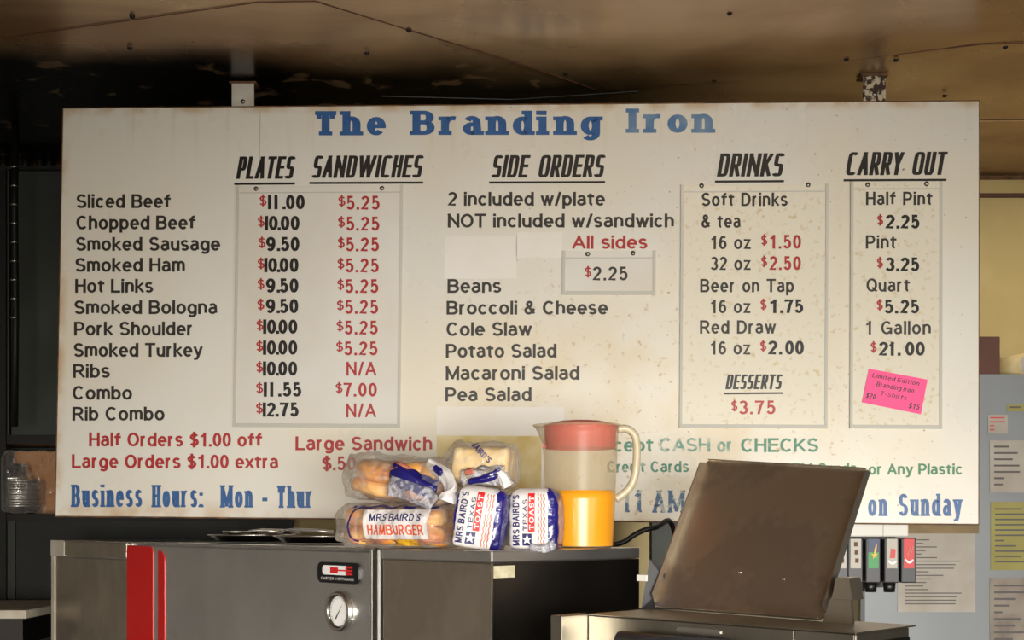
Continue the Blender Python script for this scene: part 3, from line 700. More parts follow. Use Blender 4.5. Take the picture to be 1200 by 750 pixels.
# pink note taped to the carry-out panel
note = thing('paper_note', 'bright pink paper note with black handwriting on the carry-out price panel', 'note')
note.parent = None; note.matrix_world = board.matrix_basis.copy()
bpy.context.view_layer.update()
cn = px_to_board(1048, 459); note.location = board.matrix_basis @ Vector((cn[0], -0.0085, cn[1]))
note.rotation_euler = (board.rotation_euler[0], board.rotation_euler[1]+math.radians(10.5), board.rotation_euler[2])
MB().prism([(-0.096,-0.055), (0.094,-0.058), (0.094,0.055), (-0.094,0.055)], -0.0008, 0.0).build('sheet', M['pink'], note)
def hand(s, x, z, w_, cap, parent, y=-0.0012):
    o = poly_obj('handwriting', text_polys(s, w_, cap, px=0.17, py=0.12, gap=0.2, shear=0.15), lambda v: (x+v.x, y, z+v.y), M['paint_ink'], parent)
hand('Limited Edition', -0.08, 0.030, 0.15, 0.014, note); hand('Branding Iron', -0.062, 0.004, 0.12, 0.015, note)
hand('T-Shirts', -0.045, -0.022, 0.085, 0.014, note); hand('$20', -0.088, -0.038, 0.03, 0.016, note); hand('$15', 0.05, -0.046, 0.034, 0.018, note)
# brackets from ceiling to board
for i, (px, w_, m, lab) in enumerate(((279, 27, M['offwhite'], 'pale speckled metal hanger strap above the left part of the menu board'),
                                      (1025, 27, None, 'rust-flaked dark metal hanger strap above the right end of the menu board'))):
    m = m or mat('flaking_rusty_paint', srgb(52,34,22), 0.6, 0.2, srgb(190,176,150), 60, detail=5, lo=0.48, hi=0.56)
    x = (px-600)/1450*4.06
    t = thing('hanger_strap', lab, 'bracket', (x, 4.135 if i == 0 else 4.065, 2.90), 0, 'board hangers')
    box('strap', m, (-0.037, 0.037, -0.003, 0.003, 0.0, CEIL-2.90-0.002), t)
    box('ceiling_foot', M['rust_edge'], (-0.045, 0.045, -0.006, 0.05, CEIL-2.90-0.010, CEIL-2.90-0.003), t)
    MB().lathe([(0.0,0.004),(0.006,0.003),(0.008,0.0)], 12).build('bolt', M['screw'], t, True, loc=(0, -0.003, 0.10), rot=(PI/2,0,0))

# ------------------------------------------------------------------ stainless line, all turned 45 degrees
RZ = -PI/4
ZT = 1.533
cab = thing('holding_cabinet', 'wide stainless holding cabinet with red stripes, badge and round thermometer', 'cabinet', (-0.3365, 3.05, 0), RZ)
box('body', M['steel'], (-1.794, 0, 0.012, 0.5, 0.12, ZT-0.002), cab, bevel=0.003)
box('door', M['steel'], (-1.245, -0.012, -0.006, 0.012, 0.16, ZT-0.010), cab, bevel=0.003)
box('side_panel', M['steel_dirty'], (-1.765, -1.255, 0.0, 0.012, 0.16, ZT-0.058), cab, bevel=0.002)
box('top_rail', M['steel_dirty'], (-1.69, -1.255, -0.004, 0.012, ZT-0.052, ZT-0.004), cab, bevel=0.002)
box('corner_plate', M['offwhite'], (-1.794, -1.69, -0.006, 0.012, ZT-0.055, ZT), cab, bevel=0.002)
box('edge_strip', M['offwhite'], (-1.794, -1.768, -0.004, 0.012, 0.16, ZT-0.056), cab, bevel=0.002)
box('top_edge', M['steel_edge'], (-1.69, 0.0, -0.007, 0.010, ZT-0.004, ZT), cab, bevel=0.001)
box('side_edge', M['steel_edge'], (-0.012, -0.004, -0.008, 0.012, 0.16, ZT-0.004), cab, bevel=0.001)
for x in (-1.7, -0.1):
    for y in (0.08, 0.42): MB().tube([(x, y, 0), (x, y, 0.12)], 0.02, 12).build('leg', M['steel_dark'], cab)
def stripe(x0, x1, rl, rr):
    z0, z1 = 0.17, ZT-0.012
    pts = [(x0, z0), (x1, z0)]
    for i in range(7):
        a = PI/2*i/6; pts.append((x1-rr+rr*math.cos(a), z1-rr+rr*math.sin(a)))
    for i in range(7):
        a = PI/2+PI/2*i/6; pts.append((x0+rl+rl*math.cos(a), z1-rl+rl*math.sin(a)))
    return pts
MB().prism(stripe(-1.243, -1.079, 0.012, 0.02), -0.0085, -0.0055).build('red_stripe', M['red'], cab)
MB().prism([(x, z-0.012) for x, z in stripe(-1.047, -1.008, 0.004, 0.034)], -0.0085, -0.0055).build('red_stripe', M['red'], cab)
bd = MB().prism(rrect(-0.224, -0.052, 1.441, 1.494, 0.016), -0.012, -0.006).build('badge', M['black'], cab)
def on_face(v, y): return (v.x, y, v.y)
poly_obj('badge_mark', [[Vector(p) for p in rrect(-0.202, -0.105, 1.462, 1.486, 0.009)], [Vector(p) for p in ((-0.115,1.462),(-0.100,1.462),(-0.100,1.469),(-0.115,1.469))], [Vector(p) for p in ((-0.115,1.479),(-0.100,1.479),(-0.100,1.486),(-0.115,1.486))]], lambda v: on_face(v, -0.0125), M['ink_white'], bd)
poly_obj('badge_mark', [[Vector(p) for p in ((-0.168,1.4665),(-0.135,1.4665),(-0.135,1.4815),(-0.168,1.4815))], [Vector(p) for p in ((-0.135,1.472),(-0.10,1.472),(-0.10,1.476),(-0.135,1.476))],
          [Vector(p) for p in ((-0.104,1.463),(-0.096,1.463),(-0.096,1.485),(-0.104,1.485))]]+[[Vector(p) for p in ((-0.096,z),(-0.075,z),(-0.075,z+0.005),(-0.096,z+0.005))] for z in (1.463,1.4715,1.480)], lambda v: on_face(v, -0.0130), M['ink_red'], bd)
poly_obj('badge_lettering', text_polys('CARTER-HOFFMANN', 0.135, 0.007, px=0.14, gap=0.25), lambda v: (-0.207+v.x, -0.0127, 1.449+v.y), M['ink_white'], bd)
ga = MB().lathe([(0.036,0.0),(0.050,0.0),(0.052,0.008),(0.050,0.014),(0.044,0.016),(0.041,0.012),(0.038,0.010)], 40).build('thermometer', M['steel_edge'], cab, True, loc=(-0.131, -0.006, 1.370), rot=(PI/2,0,0))
MB().lathe([(0.0,0.006),(0.039,0.006)], 32).build('dial', M['ink_white'], ga)
mb = MB()
for i in range(27):
    a = math.radians(-135+10.4*i+90-0); ca, sa = math.cos(a), math.sin(a)
    mb.add([(0.031*ca-0.0006*sa, 0.031*sa+0.0006*ca, 0.0066), (0.036*ca-0.0006*sa, 0.036*sa+0.0006*ca, 0.0066), (0.036*ca+0.0006*sa, 0.036*sa-0.0006*ca, 0.0066), (0.031*ca+0.0006*sa, 0.031*sa-0.0006*ca, 0.0066)], [(0,1,2,3)])
mb.build('dial_marks', M['paint_ink'], ga)
MB().add([(-0.015,-0.018,0.008), (-0.011,-0.020,0.008), (0.018,0.022,0.008)], [(0,1,2)]).build('needle', M['paint_ink'], ga)
for x in (-0.046, 0.046): MB().lathe([(0.0,0.006),(0.004,0.005),(0.005,0.0)], 10).build('screw', M['steel_edge'], ga, True, loc=(x, -0.018, 0.0))

cab2 = thing('stainless_cabinet', 'plain stainless cabinet with rolled top band, standing under the bread and the pitcher', 'cabinet', (-0.0455, 2.75, 0), RZ)
box('body', M['steel_dirty'], (-0.385, -0.003, 0.003, 0.517, 0.12, ZT-0.028), cab2, bevel=0.003)
box('top', M['steel'], (-0.387, 0, 0, 0.52, ZT-0.027, ZT), cab2, bevel=0.003)
box('corner_edge', M['steel_edge'], (-0.003, 0.0005, 0.0, 0.004, 0.12, ZT-0.028), cab2)
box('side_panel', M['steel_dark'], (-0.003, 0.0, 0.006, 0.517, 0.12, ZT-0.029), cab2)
box('masking_tape', M['tape'], (0.0, 0.0012, 0.006, 0.072, 1.472, 1.499), cab2)
for x in (-0.33, -0.05):
    for y in (0.06, 0.46): MB().tube([(x, y, 0), (x, y, 0.12)], 0.02, 12).build('leg', M['steel_dark'], cab2)

ZM = 1.401
mac = thing('lidded_machine', 'low stainless unit with a square lid propped open and a dark front handle', 'kitchen machine', (0.6115, 2.2, 0), RZ)
box('body', M['mac_steel'], (-0.632, -0.001, 0.002, 0.20, 0.12, ZM-0.003), mac, bevel=0.003)
box('top', M['mac_steel'], (-0.664, 0.0, 0.0, 0.225, ZM-0.003, ZM), mac, bevel=0.001)
box('front_panel', M['mac_steel'], (-0.630, -0.126, -0.003, 0.002, 0.15, ZM-0.004), mac, bevel=0.001)
box('front_panel', M['mac_steel'], (-0.123, -0.002, -0.003, 0.002, 0.15, ZM-0.004), mac, bevel=0.001)
box('post', M['mac_steel'], (-0.664, -0.632, -0.086, 0.20, 0.12, ZM), mac, bevel=0.002)
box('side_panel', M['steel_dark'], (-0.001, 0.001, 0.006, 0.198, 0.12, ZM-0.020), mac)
box('side_groove', M['black'], (0.001, 0.003, 0.03, 0.196, ZM-0.034, ZM-0.026), mac)
MB().tube([(-0.515, -0.035, 1.352), (-0.25, -0.035, 1.352)], 0.022, 16).build('handle', M['valve'], mac, True)
for x in (-0.49, -0.275): box('handle_mount', M['steel_dark'], (x-0.01, x+0.01, -0.035, 0.0, 1.335, 1.360), mac)
MB().prism(rrect(-0.395, -0.288, 1.376, 1.388, 0.006), -0.006, -0.002).build('recess_plate', M['steel_edge'], mac)
for x in (-0.62, -0.04):
    for y in (0.05, 0.17): MB().tube([(x, y, 0), (x, y, 0.12)], 0.02, 12).build('leg', M['steel_dark'], mac)
# lid: shallow tray shape hinged along the back, leaning away
LW0, LW1, LL = 0.0, 0.463, 0.385
mi = (Matrix.Translation(mac.location) @ Matrix.Rotation(RZ, 4, 'Z')).inverted()
BL_, BR_, TR_, TL_ = [mi @ Vector(p) for p in ((0.3186,2.80,ZM+0.004), (0.6155,2.445,ZM+0.004), (0.7463,2.576,1.7066), (0.4628,2.944,1.744))]
LN = (BR_-BL_).cross(TL_-BL_+TR_-BR_).normalized()
def lid_pt(x, l, n):     # x across, l up the lid, n towards the viewer
    s_ = x/LW1; return BL_+(BR_-BL_)*s_+((TL_-BL_)*(1-s_)+(TR_-BR_)*s_)*(l/LL)+LN*n
def lidbox(mb, x0, x1, l0, l1, n0, n1):
    return mb.add([lid_pt(x, l, n) for n in (n0, n1) for l in (l0, l1) for x in (x0, x1)], [(0,2,3,1),(4,5,7,6),(0,1,5,4),(2,6,7,3),(0,4,6,2),(1,3,7,5)])
def flange(x0, x1):
    pr = [(0.010,0.0), (LL-0.006,0.0), (LL-0.016,0.017), (0.024,0.017)]
    return MB().add([lid_pt(x, l, n) for x in (x0, x1) for l, n in pr], [(0,1,2,3),(7,6,5,4),(0,4,5,1),(1,5,6,2),(2,6,7,3),(3,7,4,0)])
mb = MB()
bm_pts = rrect(LW0, LW1, 0.0, LL, 0.012, 4)
n_ = len(bm_pts)
mb.add([lid_pt(x, l, 0.0) for x, l in bm_pts]+[lid_pt(x, l, -0.003) for x, l in bm_pts], [tuple(range(n_)), tuple(range(2*n_-1, n_-1, -1))]+[(k, (k+1) % n_, (k+1) % n_+n_, k+n_) for k in range(n_)])
lid = mb.build('lid', M['lid_steel'], mac)
lid['label'] = 'greasy brown stainless lid standing open'
flange(LW0-0.002, LW0+0.001).build('left_flange', M['lid_steel'], lid)
flange(LW1-0.001, LW1+0.002).build('right_flange', M['lid_steel'], lid)
lidbox(MB(), LW0+0.01, LW1-0.01, LL-0.002, LL+0.001, -0.003, 0.006).build('top_flange', M['lid_steel'], lid, bevel=0.001)
lidbox(MB(), LW0+0.01, LW1-0.01, -0.002, 0.002, -0.003, 0.006).build('bottom_flange', M['lid_steel'], lid, bevel=0.001)
for x, l in ((0.215, 0.10), (0.335, 0.092)):
    r = MB().lathe([(0.0,0.003),(0.003,0.0025),(0.0045,0.0)], 10).build('rivet', M['steel_edge'], lid, True); r.location = lid_pt(x, l, 0.0); r.rotation_euler = LN.to_track_quat('Z', 'Y').to_euler()
# hinge arms behind the lid, both ends
MB().add([(-0.655,0.205,ZM), (-0.62,0.23,ZM), (-0.62,0.26,ZM+0.055), (-0.655,0.235,ZM+0.11), (-0.650,0.215,ZM), (-0.615,0.24,ZM), (-0.615,0.27,ZM+0.055), (-0.65,0.245,ZM+0.11)],
         [(0,1,2,3),(4,7,6,5),(0,4,5,1),(1,5,6,2),(2,6,7,3),(3,7,4,0)]).build('hinge_arm', M['valve'], mac)
box('hinge_tag', M['white'], (-0.668, -0.640, 0.205, 0.209, ZM+0.062, ZM+0.076), mac)
MB().prism([(-0.165, ZM), (-0.10, ZM), (-0.105, ZM+0.045), (-0.15, ZM+0.045)], 0.165, 0.172).build('hinge_arm', M['steel_warm'], mac)
MB().prism([(-0.150, ZM+0.045), (-0.105, ZM+0.045), (-0.112, ZM+0.088), (-0.14, ZM+0.088)], 0.172, 0.215).build('hinge_arm', M['steel_warm'], mac)

# ------------------------------------------------------------------ trays on the holding cabinet
def px_at(px, d): return (px-600)/1450*d
def tray(x, y, r, z, lab, rz):
    t = thing('serving_tray', lab, 'tray', (x, y, z), rz, 'trays on the holding cabinet')
    MB().lathe([(0.0,0.002),(r*0.72,0.002),(r*0.78,0.006),(r*0.95,0.020),(r,0.021),(r,0.023),(r*0.94,0.023),(r*0.77,0.009),(r*0.7,0.005),(0.0,0.005)], 40, sx=1, sy=0.72).build('dish', M['steel_dark'], t, True)
    MB().lathe([(r*0.985,0.020),(r*1.01,0.0205),(r*1.01,0.0235),(r*0.985,0.0235),(r*0.985,0.020)], 40, sx=1, sy=0.72).build('rim', M['steel_edge'], t, True)
    return t
tray(px_at(295,3.85), 3.85, 0.135, ZT+0.001, 'shallow oval steel tray holding two ladle bowls, left on the holding cabinet', 0.1)
tray(px_at(370,3.56), 3.56, 0.125, ZT+0.001, 'shallow oval steel tray half hidden behind the bun bag', -0.2)
def ladle(x, y, z, rz, lab):
    t = thing('serving_spoon', lab, 'spoon', (x, y, z), rz, 'spoons on the steel trays')
    MB().lathe([(0.0,-0.010),(0.018,-0.009),(0.032,-0.003),(0.036,0.004),(0.034,0.005),(0.030,-0.001),(0.017,-0.006),(0.0,-0.007)], 20, sx=1.25, sy=0.9, c=(0,0,0.012)).build('bowl', M['steel_edge'], t, True)
    MB().tube([(0.038,0,0.016), (0.08,0,0.020), (0.15,0,0.017), (0.20,0,0.012)], 0.0045, 8, 0.006).build('handle', M['steel'], t, True)
ladle(px_at(279,3.86), 3.84, ZT+0.018, 0.35, 'steel serving spoon resting at the left end of the left tray')
ladle(px_at(318,3.80), 3.78, ZT+0.020, -0.15, 'steel serving spoon bridging from the left tray to the right one')

# ------------------------------------------------------------------ pitcher
pd = 3.08; pxr = 471.0
pit = thing('juice_pitcher', 'frosted plastic pitcher half full of orange drink, with red lid', 'pitcher', (px_at(680, pd), pd, ZT+0.001))
def spout(v, a, z):
    k = max(0, math.cos(a-PI))**10*max(0, (z-0.262)/0.04)
    return v+Vector((-0.019*k, 0, 0))
rb, rt, H = 0.080, 0.096, 0.305
prof = [(0.0,0.003),(rb-0.004,0.003),(rb-0.004,0.0),(rb,0.004)]+[(rb+(rt-rb)*i/12, 0.004+(H-0.004)*i/12) for i in range(1, 13)]+[(rt+0.003,H),(rt+0.003,H-0.006)]
MB().lathe(prof, 56, fn=spout).build('jug', M['frost'], pit, True)
jl = 0.140
MB().lathe([(rb+0.0006+(rt-rb)*jl/H*i/6, 0.004+(jl-0.004)*i/6) for i in range(7)]+[(rb-0.001+(rt-rb)*jl/H*i/6, 0.004+(jl-0.004)*i/6) for i in range(6,-1,-1)], 56).build('filled_wall', M['frost_juice'], pit, True)
MB().lathe([(0.0,0.006),(rb-0.004,0.006)]+[(rb-0.004+(rt-rb)*jl/H*i/5, 0.006+(jl-0.006)*i/5) for i in range(1,6)]+[(0.0,jl)], 48).build('orange_drink', M['juice'], pit, True)
lidp = MB().lathe([(0.0,H+0.008),(0.030,H+0.010),(0.055,H+0.008),(0.070,H+0.004),(rt-0.004,H-0.002),(rt-0.006,H-0.010),(rt-0.009,H-0.060),(rt-0.013,H-0.060),(rt-0.012,H-0.012),(0.0,H-0.004)], 48).build('lid', M['lid_red'], pit, True)
box('lid_tab', M['lid_red'], (-rt+0.002, -rt+0.030, -0.018, 0.018, H-0.058, H-0.050), lidp)
hp = [(rt-0.004,0,H-0.012), (rt+0.018,0,H-0.010), (rt+0.036,0,H-0.022), (rt+0.044,0,H-0.045), (rt+0.044,0,H-0.09), (rt+0.040,0,H-0.125), (rt+0.030,0,H-0.152), (rt+0.012,0,H-0.172), (rt-0.008,0,H-0.185)]
def smooth_path(p, n=4):
    p = [Vector(q) for q in p]; out = []
    for i in range(len(p)-1):
        a, b_, c, d = p[max(i-1,0)], p[i], p[i+1], p[min(i+2,len(p)-1)]
        for k in range(n):
            t = k/n; out.append(0.5*((2*b_)+(c-a)*t+(2*a-5*b_+4*c-d)*t*t+(3*b_-a-3*c+d)*t**3))
    return out+[p[-1]]
MB().tube(smooth_path(hp), 0.010, 12).build('handle', M['frost_solid'], pit, True)

# ------------------------------------------------------------------ bread
def bag_mesh(L, D, Hh, pinch0=0.0, pinch1=0.0, wr=0.004, seed=0.0, nu=44, nv=40, expo=3.2, sag=0.0, bulge=None):
    """pillow: long axis x from -L/2 to L/2, base on z=0; pinch = share of the length gathered at either end"""
    vs_ = []; fs = []
    for i in range(nu+1):
        t = i/nu; x = -L/2+L*t
        s_ = 1.0
        if pinch0 and t < pinch0: s_ = 0.16+0.84*math.sin(PI/2*(t/pinch0))**0.8
        if pinch1 and t > 1-pinch1: s_ = 0.16+0.84*math.sin(PI/2*((1-t)/pinch1))**0.8
        if not pinch0: s_ *= min(1, (0.80+0.20*math.sqrt(min(1, t/0.06))))
        if not pinch1: s_ *= min(1, (0.80+0.20*math.sqrt(min(1, (1-t)/0.06))))
        if bulge: s_ *= bulge(t)
        for j in range(nv):
            a = 2*PI*j/nv; c, sn_ = math.cos(a), math.sin(a); e = 2/expo
            yy = D/2*math.copysign(abs(c)**e, c)*s_
            zz = Hh/2*math.copysign(abs(sn_)**e, sn_)*s_
            n1 = noise.noise(Vector((x*22+seed, yy*26, zz*26+seed)))+0.6*noise.noise(Vector((x*60+seed, yy*50, zz*50)))
            if (pinch0 and t < pinch0) or (pinch1 and t > 1-pinch1): n1 += 0.8*math.sin(a*7+seed)*s_
            k = 1+wr*n1/(0.5*Hh)
            z = Hh/2*(1-0.35*(1-s_))+zz*k-sag*(2*t-1)**2
            vs_.append((x, yy*k, max(z, 0.0)))
    for i in range(nu):
        for j in range(nv): fs.append((i*nv+j, i*nv+(j+1) % nv, (i+1)*nv+(j+1) % nv, (i+1)*nv+j))
    fs += [tuple(range(nv))[::-1], tuple(nu*nv+j for j in range(nv))]
    mb = MB(); mb.add(vs_, fs); return mb
def decal(name, polys, ob_mb, m, parent, x0, z0, axis='y', lift=0.0016, rot=0.0, scale=1.0, cut=0.008):
    """print laid on the front (-y) of a bag by casting onto its surface"""
    me = ob_mb.mesh(); bm = bmesh.new(); bm.from_mesh(me); bvh = BVHTree.FromBMesh(bm)
    bp = bmesh.new(); ca, sa = math.cos(rot), math.sin(rot)
    for p in polys:
        vs_ = [bp.verts.new((x0+(v.x*ca-v.y*sa)*scale, 0, z0+(v.x*sa+v.y*ca)*scale)) for v in p]
        try: bp.faces.new(vs_)
        except ValueError: pass
    for _ in range(3):
        es = [e for e in bp.edges if e.calc_length() > cut]
        if not es: break
        bmesh.ops.subdivide_edges(bp, edges=es, cuts=1, use_grid_fill=True)
    for v in bp.verts:
        hit = bvh.ray_cast(Vector((v.co.x, -1, v.co.z)), Vector((0, 1, 0)))
        v.co.y = (hit[0].y if hit[0] else 0.0)-lift
    out = bpy.data.meshes.new(name); bp.to_mesh(out); bp.free(); bm.free()
    return link(name, out, m, parent)
def rect(x0, x1, z0, z1): return [Vector(p) for p in ((x0,z0),(x1,z0),(x1,z1),(x0,z1))]
def wavy(x0, x1, z0, t, amp=0.0022, n=28, per=9, vert=False):
    out = []
    for i in range(n):
        a, b_ = x0+(x1-x0)*i/n, x0+(x1-x0)*(i+1)/n
        za, zb = z0+amp*math.sin(i/n*per*2*PI), z0+amp*math.sin((i+1)/n*per*2*PI)
        q = [(a,za),(b_,zb),(b_,zb+t),(a,za+t)]
        out.append([Vector((v, u)) if vert else Vector((u, v)) for u, v in q])
    return out
def star(cx, cy, r):
    pts = [Vector((cx+(r if i % 2 == 0 else r*0.42)*math.sin(i*PI/5), cy+(r if i % 2 == 0 else r*0.42)*math.cos(i*PI/5))) for i in range(10)]
    return [[Vector((cx,cy)), pts[i], pts[(i+1) % 10]] for i in range(10)]
def bun_mesh():
    mb = MB()
    mb.lathe([(0.0,0.0),(0.040,0.001),(0.048,0.008),(0.050,0.018),(0.0475,0.022),(0.050,0.026),(0.047,0.040),(0.036,0.052),(0.018,0.058),(0.0,0.0595)], 28)
    return mb.mesh('bun', True)
BUN = bun_mesh(); BUN.materials.append(M['bun'])

def bun_bag(lab, loc, rz, ry, seed, L=0.33, D=0.2, Hh=0.112, pinch0=0.16, pinch1=0.0, rows=3, grp='bags of buns'):
    t = thing('bag_of_buns', lab, 'bread', loc, rz, grp); t.rotation_euler = (0, ry, rz)
    b = bag_mesh(L, D, Hh, pinch0, pinch1, 0.006, seed, expo=2.7)
    k = 0
    x_a = -L/2+pinch0*L*0.6; x_b = L/2-pinch1*L*0.55
    for lev in (0, 1):
        for i in range(rows):
            for j in (-1, 1):
                s_ = (x_b-x_a)/rows/0.100
                o = link('bun', BUN, None, t, (x_a+(i+0.5)*(x_b-x_a)/rows+0.004*math.sin(seed+k*2.1), j*(D/2-0.055), 0.008+lev*0.044+(0.004 if (k*7) % 3 == 0 else 0)))
                o.scale = (min(1.35, s_*0.95), 0.86+0.04*(3-rows), 0.80+0.06*(3-rows)); o.rotation_euler = (0.10*math.sin(k*1.7+seed), 0.12*math.cos(k*2.3), k*0.7); k += 1
    return t, b
# lower bag with the printed label
th = thing
t1, b1 = bun_bag('bag of hamburger buns with orange-lettered label, lying flat on the cabinet edge', (px_at(466,3.0), 3.03, ZT+0.001), math.radians(-28), 0, 1.3, L=0.320, D=0.17, Hh=0.108, pinch0=0.12)
b1.build('clear_bag', M['film'], t1, True)
lab0 = decal('label_panel', [rect(-0.045+0.036*i, -0.009+0.036*i, 0.022, 0.092) for i in range(5)], b1, M['bag_white'], t1, 0, 0, lift=0.0012)
decal('label_lettering', text_polys("MRS BAIRD'S", 0.146, 0.018, px=0.19, py=0.15, gap=0.16, shear=0.05), b1, M['ink_navy'], lab0, -0.028, 0.065, lift=0.0022)
decal('label_lettering', text_polys('HAMBURGER', 0.158, 0.025, px=0.17, py=0.13, gap=0.14), b1, M['ink_orange'], lab0, -0.034, 0.032, lift=0.0022)
decal('yellow_band', [rect(0.02+0.02*i, 0.04+0.02*i, 0.006, 0.021) for i in range(4)], b1, M['ink_yellow'], t1, 0, 0, lift=0.0016)
decal('label_lettering', text_polys('12', 0.015, 0.011, px=0.24, gap=0.2), b1, M['ink_navy'], lab0, 0.024, 0.008, lift=0.0026)
for z in (0.0145, 0.0195, 0.0095): decal('wavy_band', wavy(-0.085, 0.155, z, 0.0022, 0.0016), b1, M['ink_peach'], t1, 0, 0, lift=0.0011)
decal('blue_band', wavy(-0.085, 0.15, 0.096, 0.006, 0.003, per=4), b1, M['ink_navy'], t1, 0, 0, lift=0.0011)
arc_ = [Vector(p) for p in A(0, 0, 0.03, 0.042, 80, 280)]
decal('blue_band', ribbon(arc_, 0.0022, 0.0022, False), b1, M['ink_navy'], t1, -0.062, 0.056, lift=0.0013)
# upper bag, tipped over the lower one, its printed tail crumpled to the right
t2, b2 = bun_bag('bag of buns tipped on top of the labelled bag, blue tail crumpled to the right', (px_at(474,3.02), 3.045, ZT+0.109), math.radians(-24), 0.09, 4.7, L=0.310, D=0.178, Hh=0.118, pinch0=0.10, pinch1=0.12, rows=2)
b2.build('clear_bag', M['film'], t2, True)
def crumple(name, m, parent, pts, r0, r1, seed, flat=0.55, n=22, m_=26, amp=0.35):
    """a gathered, wrinkled bag end following a path"""
    p = smooth_path(pts, 6); N_ = len(p); vs_ = []; fs = []
    up = Vector((0,0,1))
    for i, q in enumerate(p):
        t = (p[min(i+1,N_-1)]-p[max(i-1,0)]).normalized(); a = t.cross(up).normalized(); b_ = a.cross(t)
        f = i/(N_-1); r = r0+(r1-r0)*f
        for j in range(n):
            an = 2*PI*j/n
            rr = r*(1+amp*noise.noise(Vector((math.cos(an)*2.4+seed, math.sin(an)*2.4, f*5+seed)))+amp*0.5*math.sin(an*5+f*5+seed))
            vs_.append(q+a*math.cos(an)*rr*flat+b_*math.sin(an)*rr)
    for i in range(N_-1):
        for j in range(n): fs.append((i*n+j, i*n+(j+1) % n, (i+1)*n+(j+1) % n, (i+1)*n+j))
    fs += [tuple(range(n))[::-1], tuple((N_-1)*n+j for j in range(n))]
    return MB().add(vs_, fs).build(name, m, parent, True)
crumple('blue_bag_end', M['bag_blue'], t2, [(0.005,-0.080,0.070), (0.045,-0.095,0.062), (0.095,-0.088,0.046), (0.125,-0.08,0.040)], 0.026, 0.022, 2.2, 0.4)
crumple('wavy_bag_end', M['ink_peach'], t2, [(0.0,-0.078,0.072), (0.03,-0.091,0.082), (0.07,-0.086,0.066)], 0.020, 0.012, 5.0, 0.35)
crumple('clear_bag_end', M['film_crisp'], t2, [(0.01,-0.100,0.040), (0.06,-0.104,0.036), (0.11,-0.10,0.022), (0.13,-0.10,0.008)], 0.022, 0.020, 7.0, 0.4)
tl = crumple('white_bag_tail', M['bag_white'], t2, [(0.085,-0.06,0.102), (0.125,-0.07,0.086), (0.158,-0.085,0.064), (0.172,-0.095,0.040), (0.168,-0.10,0.016)], 0.014, 0.025, 3.3, 0.5, amp=0.25)
crumple('blue_bag_tail', M['bag_blue'], t2, [(0.118,-0.084,0.094), (0.140,-0.094,0.082)], 0.008, 0.008, 1.1, 0.6)

# thick-sliced loaves, printed wrappers
def toast_bag(lab, loc, rz, tilt, seed, tail=False, Wd=0.118, Hh=0.142, D=0.12, band=True):
    t = thing('bag_of_toast_bread', lab, 'bread', loc, rz, 'printed bags of thick-sliced bread'); t.rotation_euler = (0, tilt, rz)
    vs_ = []; fs = []; nu = 34; nv = 44
    for i in range(nu+1):
        f = i/nu; z = Hh*f; s_ = 1.0
        if f < 0.08: s_ = 0.90+0.10*math.sqrt(f/0.08)
        if f > 0.84: s_ = 1-0.34*((f-0.84)/0.16)**2.2
        for j in range(nv):
            a = 2*PI*j/nv; c, sn_ = math.cos(a), math.sin(a); e = 2/5.5
            x = Wd/2*math.copysign(abs(c)**e, c)*s_; y = D/2*math.copysign(abs(sn_)**e, sn_)*s_
            n1 = noise.noise(Vector((x*30+seed, y*30, z*24+seed)))+0.7*noise.noise(Vector((x*80, y*80+seed, z*60)))
            k = 1+0.0028*n1/0.055
            vs_.append((x*k, y*k, z+0.002*n1*(f > 0.8)))
    for i in range(nu):
        for j in range(nv): fs.append((i*nv+j, i*nv+(j+1) % nv, (i+1)*nv+(j+1) % nv, (i+1)*nv+j))
    fs += [tuple(range(nv))[::-1], tuple(nu*nv+j for j in range(nv))]
    b = MB().add(vs_, fs)
    o = b.build('wrapper', M['bag_white'], t, True)
    me = o.data; me.materials.append(M['bag_blue']); me.materials.append(M['ink_peach']); me.materials.append(M['film_crisp'])
    for p in me.polygons:
        c = p.center
        if c.x > Wd*0.30 or c.y > D*0.40: p.material_index = 1
        if seed < 2 and c.x < -Wd*0.44: p.material_index = 1
    x0 = -Wd/2
    r90 = PI/2
    decal('brand_lettering', text_polys("MRS BAIRD'S", 0.118, 0.0165, px=0.20, py=0.16, gap=0.15), b, M['ink_navy'], o, x0+0.030, 0.008, rot=r90, lift=0.0018)
    decal('navy_block', [rect(x0+0.037, x0+0.059, 0.008, 0.036)], b, M['ink_navy'], o, 0, 0, lift=0.0013)
    decal('white_star', star(x0+0.048, 0.022, 0.0125), b, M['ink_white'], o, 0, 0, lift=0.0022)
    decal('red_block', [rect(x0+0.050, x0+0.066, 0.040+0.03*i, 0.070+0.03*i) for i in range(3)], b, M['ink_red'], o, 0, 0, lift=0.0013)
    decal('product_lettering', text_polys('TEXAS', 0.074, 0.0105, px=0.26, py=0.15, gap=0.2, slab=0.06), b, M['ink_navy'], o, x0+0.0485, 0.042, rot=r90, lift=0.0020)
    decal('product_lettering', text_polys('TOAST', 0.080, 0.0115, px=0.24, py=0.15, gap=0.2, slab=0.06), b, M['ink_white'], o, x0+0.0645, 0.044, rot=r90, lift=0.0022)
    for i, xx in enumerate((0.074, 0.0805, 0.0865)):
        decal('wavy_band', wavy(0.006, 0.128, x0+xx, 0.0022 if i < 2 else 0.0034, 0.0013, n=30, per=8, vert=True), b, M['ink_peach'], o, 0, 0, lift=0.0013)
    return t
dA = 2.90
tA = toast_bag('bag of thick toast bread leaning left, wedged between bun label and its upright twin', (px_at(562,dA)-0.004, dA-0.015, ZT+0.004), math.radians(-8), math.radians(9), 0.9)
dB = 2.915
tB = toast_bag('upright bag of thick toast bread standing against the orange pitcher', (px_at(629,dB), dB+0.012, ZT+0.001), math.radians(-12), 0.0, 3.4)
